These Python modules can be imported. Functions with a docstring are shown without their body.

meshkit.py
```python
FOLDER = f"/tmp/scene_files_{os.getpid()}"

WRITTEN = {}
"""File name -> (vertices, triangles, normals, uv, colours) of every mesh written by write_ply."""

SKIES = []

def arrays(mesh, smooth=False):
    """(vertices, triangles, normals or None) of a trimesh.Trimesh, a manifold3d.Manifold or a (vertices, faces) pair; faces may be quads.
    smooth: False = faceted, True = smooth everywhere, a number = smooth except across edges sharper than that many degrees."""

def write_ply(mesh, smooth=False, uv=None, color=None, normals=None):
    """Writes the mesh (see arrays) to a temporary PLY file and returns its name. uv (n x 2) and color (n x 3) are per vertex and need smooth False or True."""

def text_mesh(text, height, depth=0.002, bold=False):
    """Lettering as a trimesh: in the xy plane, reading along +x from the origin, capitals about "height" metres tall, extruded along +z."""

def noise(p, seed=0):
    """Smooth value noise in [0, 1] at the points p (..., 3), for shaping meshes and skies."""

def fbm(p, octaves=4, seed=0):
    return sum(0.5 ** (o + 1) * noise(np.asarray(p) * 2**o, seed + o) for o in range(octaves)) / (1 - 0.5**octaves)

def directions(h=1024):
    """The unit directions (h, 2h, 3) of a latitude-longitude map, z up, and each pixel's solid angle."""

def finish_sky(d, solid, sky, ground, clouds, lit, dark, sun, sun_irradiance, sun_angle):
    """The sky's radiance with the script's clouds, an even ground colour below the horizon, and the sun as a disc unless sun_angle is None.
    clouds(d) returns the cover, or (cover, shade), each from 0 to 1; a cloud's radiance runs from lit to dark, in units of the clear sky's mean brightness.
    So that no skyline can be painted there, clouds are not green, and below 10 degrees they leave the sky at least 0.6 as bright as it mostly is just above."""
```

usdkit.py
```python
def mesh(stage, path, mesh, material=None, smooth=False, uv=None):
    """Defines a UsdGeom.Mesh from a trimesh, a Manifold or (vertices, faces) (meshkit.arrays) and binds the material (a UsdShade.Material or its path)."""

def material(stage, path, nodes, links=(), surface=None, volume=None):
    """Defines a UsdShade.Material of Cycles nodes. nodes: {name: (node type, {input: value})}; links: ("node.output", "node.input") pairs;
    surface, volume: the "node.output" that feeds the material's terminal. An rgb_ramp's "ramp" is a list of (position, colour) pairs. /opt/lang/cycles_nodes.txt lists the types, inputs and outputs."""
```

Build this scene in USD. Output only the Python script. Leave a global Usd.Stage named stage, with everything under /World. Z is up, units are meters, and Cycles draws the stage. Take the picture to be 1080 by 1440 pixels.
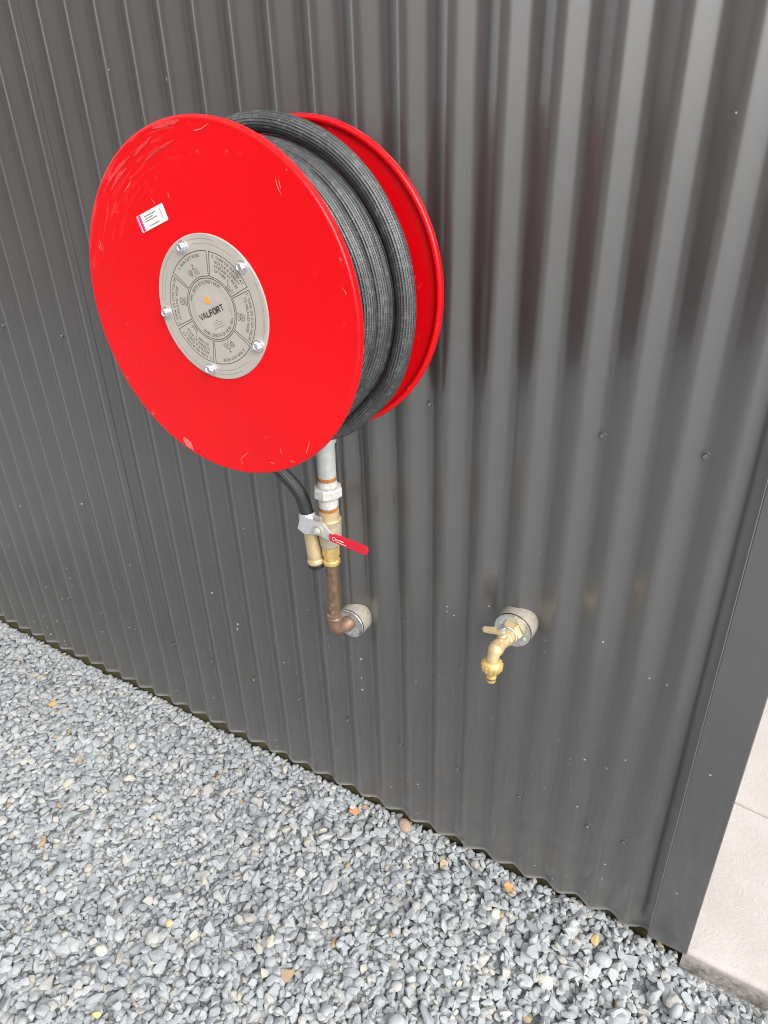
import math, random
import numpy as np
import trimesh
import usdkit, meshkit
from scipy.spatial.transform import Rotation
from shapely.geometry import Polygon, Point, LineString
from pxr import Usd, UsdGeom, UsdLux, UsdShade, Gf, Vt, Sdf

stage = Usd.Stage.CreateInMemory()
UsdGeom.SetStageUpAxis(stage, 'Z')
UsdGeom.SetStageMetersPerUnit(stage, 1.0)
UsdGeom.Xform.Define(stage, '/World')
UsdGeom.Scope.Define(stage, '/World/Looks')
rng = np.random.default_rng(7)

# ------------------------------------------------------------------ camera
CAM = np.array([0.0984803, -1.0539206, 1.5880387])
AX = np.array([[0.85743341, -0.45901984, -0.23261284],
               [0.51381235, 0.73874909, 0.43617274],
               [-0.02836942, -0.49350843, 0.86927821]])      # columns: right, forward, up
cam = UsdGeom.Camera.Define(stage, '/World/camera')
m4 = np.eye(4)
m4[0, :3], m4[1, :3], m4[2, :3], m4[3, :3] = AX[:, 0], AX[:, 2], -AX[:, 1], CAM
cam.AddTransformOp().Set(Gf.Matrix4d(*m4.ravel().tolist()))
cam.CreateHorizontalApertureAttr(36.0)
cam.CreateVerticalApertureAttr(48.0)
cam.CreateFocalLengthAttr(36.0 * 1010.386 / 1080)
cam.CreateClippingRangeAttr((0.02, 2000.0))
cam.CreateExposureAttr(1.78)

# ------------------------------------------------------------------ sky and sun (thin overcast)
SUN = np.array([0.82, -0.33, 0.66]); SUN /= np.linalg.norm(SUN)
ELEV, ROT = math.asin(SUN[2]), math.atan2(SUN[0], SUN[1])
CLOUD = 5.2
sky_mat = usdkit.material(stage, '/World/Looks/overcast_sky', {
    'tc': ('texture_coordinate', {}),
    'sky': ('sky_texture', {'sky_type': 'single_scattering', 'sun_disc': False, 'sun_elevation': ELEV, 'sun_rotation': ROT}),
    'n': ('noise_texture', {'scale': 2.2, 'detail': 5.0, 'roughness': 0.55}),
    'cover': ('map_range', {'from_min': 0.25, 'from_max': 0.6, 'to_min': 0.72, 'to_max': 0.96, 'clamp': True}),
    'shade': ('rgb_ramp', {'ramp': [(0.25, (CLOUD * .72, CLOUD * .74, CLOUD * .78)), (0.75, (CLOUD, CLOUD, CLOUD * 1.0))]}),
    'mix': ('mix', {'mix_type': 'mix'}),
    'bg': ('background_shader', {'strength': 0.1}),
}, [('tc.generated', 'n.vector'), ('n.fac', 'cover.value'), ('n.fac', 'shade.fac'), ('cover.result', 'mix.fac'),
    ('sky.color', 'mix.color1'), ('shade.color', 'mix.color2'), ('mix.color', 'bg.color')], surface='bg.background')
dome = UsdLux.DomeLight.Define(stage, '/World/sky')
dome.CreateIntensityAttr(1.0)
UsdShade.MaterialBindingAPI.Apply(dome.GetPrim()).Bind(sky_mat)
dome.GetPrim().SetCustomDataByKey('kind', 'structure')
sun = UsdLux.DistantLight.Define(stage, '/World/sun')
sun.CreateIntensityAttr(0.40)
sun.CreateAngleAttr(46.0)
sun.CreateNormalizeAttr(True)
sun.CreateColorAttr(Gf.Vec3f(1.0, 0.97, 0.93))
zx = SUN; xx = np.cross([0, 0, 1], zx); xx /= np.linalg.norm(xx); yx = np.cross(zx, xx)
ms = np.eye(4); ms[0, :3], ms[1, :3], ms[2, :3] = xx, yx, zx
sun.AddTransformOp().Set(Gf.Matrix4d(*ms.ravel().tolist()))

# ------------------------------------------------------------------ helpers
taken = set()


def free(path):
    if path not in taken:
        taken.add(path); return path
    k = 1
    while f'{path}_{k:03d}' in taken:
        k += 1
    taken.add(f'{path}_{k:03d}')
    return f'{path}_{k:03d}'


origin = {}


def tag(prim, label=None, cat=None, group=None, kind=None):
    for k, v in (('label', label), ('category', cat), ('group', group), ('kind', kind)):
        if v: prim.SetCustomDataByKey(k, v)
    return prim


def thing(name, label=None, cat=None, loc=(0, 0, 0), group=None, kind=None):
    path = free('/World/' + name)
    x = UsdGeom.Xform.Define(stage, path)
    x.AddTranslateOp().Set(Gf.Vec3d(*map(float, loc)))
    origin[path] = np.array(loc, float)
    tag(x.GetPrim(), label, cat, group, kind)
    return path


def obj(name, mesh, mat, parent='/World', smooth=False, uv=None, label=None, kind=None):
    """One Mesh prim; mesh coordinates are world coordinates."""
    path = free(parent + '/' + name)
    o = np.zeros(3)
    for p in origin:
        if path.startswith(p + '/'): o = origin[p]
    if isinstance(mesh, (tuple, list)):
        mesh = trimesh.Trimesh(np.asarray(mesh[0], float) - o, quads(mesh[1]), process=False)
    else:
        mesh = mesh.copy(); mesh.vertices = mesh.vertices - o
    mm = usdkit.mesh(stage, path, mesh, mat, smooth=smooth, uv=uv)
    tag(mm.GetPrim(), label=label, kind=kind)
    return path


def quads(f):
    f = np.asarray(f, int)
    return np.vstack([f[:, [0, 1, 2]], f[:, [0, 2, 3]]]) if f.shape[1] == 4 else f


def cat(*ms):
    ms = [m for g in ms for m in (g if isinstance(g, list) else [g])]
    return trimesh.util.concatenate(ms)


def box(lo, hi, chamfer=0.0):
    lo, hi = np.array(lo, float), np.array(hi, float)
    if not chamfer:
        b = trimesh.creation.box(hi - lo); b.apply_translation((lo + hi) / 2); return b
    p = []
    for s in np.ndindex(2, 2, 2):
        s = np.array(s); c = np.where(s == 1, hi, lo); d = np.where(s == 1, -1, 1) * chamfer
        for k in range(3):
            q = c + d; q[k] = c[k]; p.append(q)
    return trimesh.convex.convex_hull(np.array(p))


def frame(axis):
    a = np.array(axis, float); a /= np.linalg.norm(a)
    h = np.array([0, 0, 1.0]) if abs(a[2]) < 0.9 else np.array([0, -1.0, 0])
    x = np.cross(h, a); x /= np.linalg.norm(x)
    return np.stack([x, np.cross(a, x), a])


def lathe(profile, at=(0, 0, 0), axis=(0, 0, 1), n=40, facets=None):
    """profile: (radius, height) pairs, closed at radius 0 where given; facets: polygon section with so many sides."""
    pr = np.array(profile, float); n = facets or n
    t = np.arange(n) * 2 * np.pi / n
    loc = np.stack([pr[:, None, 0] * np.cos(t), pr[:, None, 0] * np.sin(t), np.repeat(pr[:, 1:2], n, 1)], -1)
    v = loc.reshape(-1, 3) @ frame(axis) + np.array(at, float)
    i, j = np.meshgrid(np.arange(len(pr) - 1), np.arange(n), indexing='ij')
    q = np.stack([i * n + j, i * n + (j + 1) % n, (i + 1) * n + (j + 1) % n, (i + 1) * n + j], -1).reshape(-1, 4)
    m = trimesh.Trimesh(v, quads(q), process=False)
    m.update_faces(m.area_faces > 1e-14)
    return m


def tube(pts, r, n=16, cap=True):
    """A swept tube; returns (mesh, uv): u round, v along in metres."""
    p = np.asarray(pts, float); r = np.broadcast_to(r, (len(p),))
    t = np.gradient(p, axis=0); t /= np.linalg.norm(t, axis=1, keepdims=True)
    a = np.zeros_like(p); h = np.array([0, 1.0, 0]) if abs(t[0][1]) < .8 else np.array([0, 0, 1.0])
    a[0] = h - t[0] * (h @ t[0]); a[0] /= np.linalg.norm(a[0])
    for k in range(1, len(p)):
        a[k] = a[k - 1] - t[k] * (a[k - 1] @ t[k]); a[k] /= np.linalg.norm(a[k])
    b = np.cross(t, a); ang = np.linspace(0, 2 * np.pi, n + 1)
    v = p[:, None] + r[:, None, None] * (np.cos(ang)[None, :, None] * a[:, None] + np.sin(ang)[None, :, None] * b[:, None])
    L = np.concatenate([[0], np.cumsum(np.linalg.norm(np.diff(p, axis=0), axis=1))])
    uv = np.stack(np.broadcast_arrays(ang[None, :] / (2 * np.pi), L[:, None]), -1).reshape(-1, 2)
    i, j = np.meshgrid(np.arange(len(p) - 1), np.arange(n), indexing='ij'); w = n + 1
    q = np.stack([i * w + j, i * w + j + 1, (i + 1) * w + j + 1, (i + 1) * w + j], -1).reshape(-1, 4)
    f = quads(q); v = v.reshape(-1, 3)
    if cap:
        k = len(v); v = np.vstack([v, p[0], p[-1]]); uv = np.vstack([uv, [0, 0], [0, L[-1]]])
        e = (len(p) - 1) * w
        f = np.vstack([f, [[k, j + 1, j] for j in range(n)], [[k + 1, e + j, e + j + 1] for j in range(n)]])
    return trimesh.Trimesh(v, f, process=False), uv


def spline(ctrl, n):
    from scipy.interpolate import CubicSpline
    c = np.asarray(ctrl, float); s = np.concatenate([[0], np.cumsum(np.linalg.norm(np.diff(c, axis=0), axis=1))])
    return CubicSpline(s, c)(np.linspace(0, s[-1], n))


def prism_y(poly, y0, y1):
    """A polygon in (x, z) extruded from y0 (front) to y1."""
    poly = poly if isinstance(poly, Polygon) else Polygon(poly)
    m = trimesh.creation.extrude_polygon(poly, y1 - y0, engine='earcut')
    v = m.vertices; m.vertices = np.stack([v[:, 0], y1 - v[:, 2], v[:, 1]], 1)
    return m


def prism_z(poly, z0, z1):
    m = trimesh.creation.extrude_polygon(poly if isinstance(poly, Polygon) else Polygon(poly), z1 - z0, engine='earcut')
    m.apply_translation([0, 0, z0]); return m


# ------------------------------------------------------------------ materials
def mat(name, nodes, links, surface='p.BSDF'):
    return usdkit.material(stage, '/World/Looks/' + name, nodes, links, surface=surface)


def plain(name, color, rough=0.5, metal=0.0, var=0.15, scale=60.0, bump=0.0003, spec=0.5, rvar=0.12, dirt=None, dirt_at=0.6):
    """A plain coloured surface with mottling, uneven gloss, fine relief and (dirt) patches of another colour."""
    c = np.array(color, float)
    nodes = {
        'g': ('geometry', {}),
        'n': ('noise_texture', {'scale': scale, 'detail': 6.0, 'roughness': 0.65}),
        'ramp': ('rgb_ramp', {'ramp': [(0.3, tuple(c * (1 - var))), (0.7, tuple(np.minimum(c * (1 + var), 1)))]}),
        'n2': ('noise_texture', {'scale': scale * 0.35, 'detail': 5.0, 'roughness': 0.7}),
        'dm': ('map_range', {'from_min': dirt_at - .06, 'from_max': dirt_at + .1, 'to_min': 0.0, 'to_max': 1.0 if dirt else 0.0, 'clamp': True}),
        'mix': ('mix', {'color2': dirt or color}),
        'r': ('map_range', {'from_min': 0.3, 'from_max': 0.7, 'to_min': max(rough - rvar, 0.02), 'to_max': min(rough + rvar, 1), 'clamp': True}),
        'b': ('bump', {'distance': bump, 'strength': 0.6}),
        'p': ('principled_bsdf', {'metallic': metal, 'specular_ior_level': spec}),
    }
    return mat(name, nodes, [('g.position', 'n.vector'), ('g.position', 'n2.vector'), ('n.fac', 'ramp.fac'), ('n2.fac', 'dm.value'), ('dm.result', 'mix.fac'),
                             ('ramp.color', 'mix.color1'), ('mix.color', 'p.base_color'), ('n2.fac', 'r.value'), ('r.result', 'p.roughness'),
                             ('n.fac', 'b.height'), ('b.normal', 'p.normal')])


def steel_paint(name, color, rough=0.3, dust=1.0):
    """Dark prepainted steel: satin, with specks of grit, thin dust streaks low down and a dusty cut edge."""
    c = np.array(color)
    nodes = {
        'g': ('geometry', {}), 'xyz': ('separate_xyz', {}),
        'n': ('noise_texture', {'scale': 9.0, 'detail': 5.0, 'roughness': 0.6}),
        'base': ('rgb_ramp', {'ramp': [(0.3, tuple(c * .93)), (0.7, tuple(c * 1.07))]}),
        # specks: small cells of which a few are kept
        'v': ('voronoi_texture', {'scale': 68.0, 'feature': 'f1', 'randomness': 1.0}),
        'vn': ('noise_texture', {'scale': 300.0, 'detail': 2.0}),
        'sep': ('separate_color', {}),
        'size': ('math', {'math_type': 'multiply', 'value2': 0.35}),
        'sizen': ('math', {'math_type': 'multiply'}),
        'in': ('math', {'math_type': 'less_than'}),
        'keep': ('math', {'math_type': 'less_than'}),
        'kz': ('map_range', {'from_min': 0.0, 'from_max': 0.95, 'to_min': 0.45 * dust, 'to_max': 0.012 * dust, 'clamp': True}),
        'patch': ('noise_texture', {'scale': 5.0, 'detail': 3.0}),
        'pr': ('map_range', {'from_min': 0.42, 'from_max': 0.66, 'to_min': 0.1, 'to_max': 1.6, 'clamp': True}),
        'kzp': ('math', {'math_type': 'multiply'}),
        'speck': ('math', {'math_type': 'multiply'}),
        'speck2': ('math', {'math_type': 'multiply', 'value2': 0.7}),
        # vertical dust streaks near the ground
        'mp': ('mapping', {'scale': (210.0, 60.0, 14.0)}),
        'st': ('noise_texture', {'scale': 1.0, 'detail': 5.0, 'roughness': 0.7}),
        'sr': ('map_range', {'from_min': 0.48, 'from_max': 0.75, 'to_min': 0.0, 'to_max': 1.0, 'clamp': True}),
        'sz': ('map_range', {'from_min': 0.0, 'from_max': 0.75, 'to_min': 0.09 * dust, 'to_max': 0.0, 'clamp': True}),
        'stz': ('math', {'math_type': 'multiply'}),
        'ez': ('map_range', {'from_min': 0.0005, 'from_max': 0.014, 'to_min': 0.32 * dust, 'to_max': 0.0, 'clamp': True}),
        'film': ('map_range', {'from_min': 0.0, 'from_max': 0.30, 'to_min': 0.05 * dust, 'to_max': 0.0, 'clamp': True}),
        's1': ('math', {'math_type': 'maximum'}), 's2': ('math', {'math_type': 'maximum'}), 's3': ('math', {'math_type': 'maximum'}),
        'm': ('mix', {'color2': (0.58, 0.56, 0.53)}),
        'rm': ('map_range', {'from_min': 0.0, 'from_max': 0.5, 'to_min': rough, 'to_max': 0.8, 'clamp': True}),
        'bn': ('noise_texture', {'scale': 900.0, 'detail': 2.0}),
        'b': ('bump', {'distance': 0.00005, 'strength': 0.12}),
        'p': ('principled_bsdf', {'ior': 1.75, 'specular_ior_level': 0.95, 'coat_weight': 0.48, 'coat_roughness': 0.10}),
    }
    links = [('g.position', 'xyz.vector'), ('g.position', 'n.vector'), ('g.position', 'v.vector'), ('g.position', 'vn.vector'), ('g.position', 'patch.vector'),
             ('g.position', 'mp.vector'), ('mp.vector', 'st.vector'), ('g.position', 'bn.vector'), ('n.fac', 'base.fac'),
             ('v.color', 'sep.color'), ('sep.g', 'size.value1'), ('vn.fac', 'sizen.value2'), ('size.value', 'sizen.value1'),
             ('v.distance', 'in.value1'), ('sizen.value', 'in.value2'), ('sep.r', 'keep.value1'), ('xyz.z', 'kz.value'),
             ('patch.fac', 'pr.value'), ('kz.result', 'kzp.value1'), ('pr.result', 'kzp.value2'), ('kzp.value', 'keep.value2'),
             ('in.value', 'speck.value1'), ('keep.value', 'speck.value2'), ('speck.value', 'speck2.value1'),
             ('st.fac', 'sr.value'), ('xyz.z', 'sz.value'), ('sr.result', 'stz.value1'), ('sz.result', 'stz.value2'),
             ('xyz.z', 'ez.value'), ('xyz.z', 'film.value'), ('speck2.value', 's1.value1'), ('stz.value', 's1.value2'), ('s1.value', 's2.value1'), ('ez.result', 's2.value2'),
             ('s2.value', 's3.value1'), ('film.result', 's3.value2'),
             ('base.color', 'm.color1'), ('s3.value', 'm.fac'), ('m.color', 'p.base_color'), ('s3.value', 'rm.value'), ('rm.result', 'p.roughness'),
             ('bn.fac', 'b.height'), ('b.normal', 'p.normal')]
    return mat(name, nodes, links)


M_WALL = steel_paint('dark_painted_steel', (0.0405, 0.0385, 0.0365), 0.36)
M_TRIM = steel_paint('dark_trim_steel', (0.036, 0.0335, 0.0345), 0.32, 0.55)
M_SCREW = plain('screw_paint', (0.17, 0.17, 0.165), 0.28, 0.5, 0.25, 300)
M_GALV = plain('galvanised_steel', (0.47, 0.475, 0.46), 0.55, 0.2, 0.16, 70, dirt=(0.40, 0.40, 0.38), dirt_at=0.60)
M_GALV2 = plain('pitted_zinc', (0.54, 0.54, 0.52), 0.6, 0.15, 0.22, 160, 0.0012, dirt=(0.42, 0.41, 0.38), dirt_at=0.58)
M_RUST = plain('rusty_thread', (0.36, 0.13, 0.025), 0.85, 0.0, 0.4, 220, 0.001)
M_BRASS = plain('dull_brass', (0.53, 0.415, 0.235), 0.52, 0.40, 0.16, 90, dirt=(0.42, 0.33, 0.18), dirt_at=0.62)
M_BRASSN = plain('pale_nickel_brass', (0.49, 0.435, 0.32), 0.5, 0.4, 0.16, 90, dirt=(0.42, 0.37, 0.27), dirt_at=0.62)
M_BRASSB = plain('bright_brass', (0.66, 0.475, 0.17), 0.46, 0.55, 0.14, 110, dirt=(0.50, 0.33, 0.10), dirt_at=0.66)
M_COPPER = plain('brown_copper', (0.165, 0.102, 0.060), 0.55, 0.3, 0.35, 90, 0.0006, dirt=(0.42, 0.33, 0.25), dirt_at=0.66)
M_COPPER2 = plain('pink_copper', (0.205, 0.128, 0.085), 0.5, 0.35, 0.35, 90, 0.0006, dirt=(0.36, 0.24, 0.18))
M_PLATE = plain('grey_aluminium', (0.62, 0.62, 0.65), 0.45, 0.5, 0.1, 120)
M_CHROME = plain('bright_zinc', (0.72, 0.74, 0.76), 0.25, 0.9, 0.15, 120, 0.0006, dirt=(0.35, 0.37, 0.38), dirt_at=0.6)
M_CHROME2 = plain('spangled_zinc', (0.55, 0.57, 0.58), 0.38, 0.7, 0.4, 140, 0.001, dirt=(0.30, 0.31, 0.30), dirt_at=0.58)
M_COLLAR = plain('weathered_plastic_sleeve', (0.30, 0.27, 0.225), 0.7, 0.0, 0.2, 120, 0.0008, dirt=(0.30, 0.25, 0.18), dirt_at=0.6)
M_GASKET = plain('black_rubber', (0.012, 0.012, 0.012), 0.55, 0.0, 0.2, 200)
M_RED_SLEEVE = plain('red_plastic', (0.62, 0.012, 0.03), 0.3, 0.0, 0.08, 60, 0.0001)
M_INK = plain('black_ink', (0.02, 0.02, 0.02), 0.5, 0.0, 0.1, 100, 0.0)
M_INKG = plain('grey_ink', (0.10, 0.095, 0.085), 0.5, 0.0, 0.1, 100, 0.0)
M_WHITE = plain('white_print', (0.78, 0.74, 0.74), 0.45, 0.0, 0.04, 60, 0.0)
M_PINK = plain('magenta_print', (0.62, 0.03, 0.16), 0.4, 0.0, 0.05, 60, 0.0)
M_ORANGE = plain('orange_print', (0.85, 0.33, 0.02), 0.4, 0.0, 0.05, 60, 0.0)
M_LABELPLATE = plain('brushed_plate', (0.52, 0.478, 0.422), 0.42, 0.35, 0.05, 30, 0.0001, dirt=(0.55, 0.52, 0.48), dirt_at=0.58)
M_FOOT = plain('mossy_slab_edge', (0.085, 0.074, 0.036), 0.85, 0.0, 0.4, 40, 0.002, dirt=(0.078, 0.082, 0.022), dirt_at=0.55)
M_PLAINWALL = plain('plain_dark_sheet', (0.06, 0.058, 0.055), 0.4)

RC = np.array([-.6385, -.193, 1.3375])           # middle of the hose reel
RT = Rotation.from_euler('xz', [-0.0221, 0.0105]).as_matrix()


def on_reel(v):
    """Reel coordinates (x right, y back, z up, from the reel's middle) to world."""
    return np.asarray(v, float) @ RT.T + RC


FCEN = on_reel([0, -0.118, 0])


def red_paint():
    nodes = {
        'g': ('geometry', {}), 'd': ('vector_math', {'math_type': 'subtract', 'vector2': tuple(FCEN)}), 'xyz': ('separate_xyz', {}),
        'x2': ('math', {'math_type': 'multiply'}), 'z2': ('math', {'math_type': 'multiply'}), 'r2': ('math', {'math_type': 'add'}), 'r': ('math', {'math_type': 'sqrt'}),
        'ang': ('math', {'math_type': 'arctan2'}),
        # smears that run along the rim
        'pol': ('combine_xyz', {}), 'angs': ('math', {'math_type': 'multiply', 'value2': 5.0}), 'rs': ('math', {'math_type': 'multiply', 'value2': 170.0}),
        'sm': ('noise_texture', {'scale': 1.0, 'detail': 5.0, 'roughness': 0.65, 'distortion': 0.6}),
        'smr': ('map_range', {'from_min': 0.54, 'from_max': 0.70, 'to_min': 0.0, 'to_max': 0.16, 'clamp': True}),
        'band': ('map_range', {'from_min': 0.165, 'from_max': 0.225, 'to_min': 0.0, 'to_max': 1.0, 'clamp': True}),
        'sec': ('math', {'math_type': 'subtract', 'value2': 2.25}), 'seca': ('math', {'math_type': 'absolute'}),
        'secr': ('map_range', {'from_min': 0.35, 'from_max': 0.8, 'to_min': 1.0, 'to_max': 0.0, 'clamp': True}),
        'a1': ('math', {'math_type': 'multiply'}), 'a2': ('math', {'math_type': 'multiply'}),
        # rubbed spots, mostly near the rim
        'sp': ('noise_texture', {'scale': 95.0, 'detail': 6.0, 'roughness': 0.75}),
        'spr': ('map_range', {'from_min': 0.58, 'from_max': 0.68, 'to_min': 0.0, 'to_max': 0.55, 'clamp': True}),
        'spp': ('noise_texture', {'scale': 30.0, 'detail': 2.0}),
        'sppr': ('map_range', {'from_min': 0.60, 'from_max': 0.66, 'to_min': 0.0, 'to_max': 1.0, 'clamp': True}),
        'b1': ('math', {'math_type': 'multiply'}), 'b2': ('math', {'math_type': 'multiply'}),
        'sum': ('math', {'math_type': 'maximum'}),
        'n': ('noise_texture', {'scale': 6.0, 'detail': 4.0}),
        'base': ('rgb_ramp', {'ramp': [(0.3, (0.66, 0.0010, 0.0042)), (0.7, (0.71, 0.0013, 0.0052))]}),
        'm': ('mix', {'color2': (0.72, 0.30, 0.30)}),
        'rr': ('map_range', {'from_min': 0.0, 'from_max': 0.4, 'to_min': 0.30, 'to_max': 0.6, 'clamp': True}),
        'op': ('noise_texture', {'scale': 7.0, 'detail': 2.0}), 'b': ('bump', {'distance': 0.004, 'strength': 0.35}),
        'p': ('principled_bsdf', {'specular_ior_level': 0.30}),
    }
    links = [('g.position', 'd.vector1'), ('d.vector', 'xyz.vector'), ('xyz.x', 'x2.value1'), ('xyz.x', 'x2.value2'), ('xyz.z', 'z2.value1'), ('xyz.z', 'z2.value2'),
             ('x2.value', 'r2.value1'), ('z2.value', 'r2.value2'), ('r2.value', 'r.value1'), ('xyz.z', 'ang.value1'), ('xyz.x', 'ang.value2'),
             ('ang.value', 'angs.value1'), ('r.value', 'rs.value1'), ('angs.value', 'pol.x'), ('rs.value', 'pol.y'), ('pol.vector', 'sm.vector'), ('sm.fac', 'smr.value'),
             ('r.value', 'band.value'), ('ang.value', 'sec.value1'), ('sec.value', 'seca.value1'), ('seca.value', 'secr.value'), ('smr.result', 'a1.value1'), ('band.result', 'a1.value2'), ('a1.value', 'a2.value1'), ('secr.result', 'a2.value2'),
             ('g.position', 'sp.vector'), ('sp.fac', 'spr.value'), ('g.position', 'spp.vector'), ('spp.fac', 'sppr.value'), ('spr.result', 'b1.value1'), ('sppr.result', 'b1.value2'), ('b1.value', 'b2.value1'), ('band.result', 'b2.value2'),
             ('a2.value', 'sum.value1'), ('b2.value', 'sum.value2'), ('g.position', 'n.vector'), ('n.fac', 'base.fac'), ('base.color', 'm.color1'), ('sum.value', 'm.fac'), ('m.color', 'p.base_color'),
             ('sum.value', 'rr.value'), ('rr.result', 'p.roughness'), ('g.position', 'op.vector'), ('op.fac', 'b.height'), ('b.normal', 'p.normal')]
    return mat('red_enamel', nodes, links)


M_RED = red_paint()


def hose_rubber(name, dust=1.0):
    """Black rubber hose with fine lengthwise ribs crossed by a knit pattern, greyed where it has rubbed."""
    nodes = {
        'uv': ('uvmap', {'attribute': 'st'}), 'xyz': ('separate_xyz', {}), 'g': ('geometry', {}),
        'u': ('math', {'math_type': 'multiply', 'value2': 2 * math.pi * 22}), 'su': ('math', {'math_type': 'sine'}),
        'v': ('math', {'math_type': 'multiply', 'value2': 2 * math.pi * 260}), 'sv': ('math', {'math_type': 'sine'}),
        'uv2': ('math', {'math_type': 'multiply'}),
        'rib': ('map_range', {'from_min': 0.35, 'from_max': 1.0, 'to_min': 0.0, 'to_max': 1.0, 'clamp': True}),
        'dot': ('map_range', {'from_min': 0.0, 'from_max': 0.9, 'to_min': 0.5, 'to_max': 1.0, 'clamp': True}),
        'weave': ('math', {'math_type': 'multiply'}),
        'n': ('noise_texture', {'scale': 22.0, 'detail': 6.0, 'roughness': 0.7}),
        'nr': ('map_range', {'from_min': 0.34, 'from_max': 0.66, 'to_min': 0.22 * dust, 'to_max': 1.0 * dust, 'clamp': True}),
        'n2': ('noise_texture', {'scale': 130.0, 'detail': 5.0, 'roughness': 0.75}),
        'n2r': ('map_range', {'from_min': 0.50, 'from_max': 0.74, 'to_min': 0.06, 'to_max': 0.65 * dust, 'clamp': True}),
        'w1': ('math', {'math_type': 'multiply'}), 'w2': ('math', {'math_type': 'maximum'}),
        'gz': ('separate_xyz', {}), 'tz': ('map_range', {'from_min': 1.02, 'from_max': 1.12, 'to_min': 0.18, 'to_max': 1.0, 'clamp': True}), 'tm': ('math', {'math_type': 'multiply'}),
        'm': ('mix', {'color1': (0.014, 0.015, 0.017), 'color2': (0.23, 0.238, 0.242)}),
        'hsum': ('math', {'math_type': 'add'}),
        'b': ('bump', {'distance': 0.0007, 'strength': 0.6}),
        'p': ('principled_bsdf', {'roughness': 0.40, 'specular_ior_level': 0.6}),
    }
    links = [('uv.UV', 'xyz.vector'), ('xyz.x', 'u.value1'), ('u.value', 'su.value1'), ('xyz.y', 'v.value1'), ('v.value', 'sv.value1'),
             ('su.value', 'rib.value'), ('sv.value', 'dot.value'), ('rib.result', 'weave.value1'), ('dot.result', 'weave.value2'),
             ('g.position', 'n.vector'), ('n.fac', 'nr.value'), ('weave.value', 'w1.value1'), ('nr.result', 'w1.value2'),
             ('g.position', 'n2.vector'), ('n2.fac', 'n2r.value'), ('w1.value', 'w2.value1'), ('n2r.result', 'w2.value2'), ('g.position', 'gz.vector'), ('gz.z', 'tz.value'), ('w2.value', 'tm.value1'), ('tz.result', 'tm.value2'), ('tm.value', 'm.fac'), ('m.color', 'p.base_color'),
             ('su.value', 'uv2.value1'), ('dot.result', 'uv2.value2'), ('uv2.value', 'b.height'), ('b.normal', 'p.normal')]
    return mat(name, nodes, links)


M_HOSE = hose_rubber('ribbed_black_hose')


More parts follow.
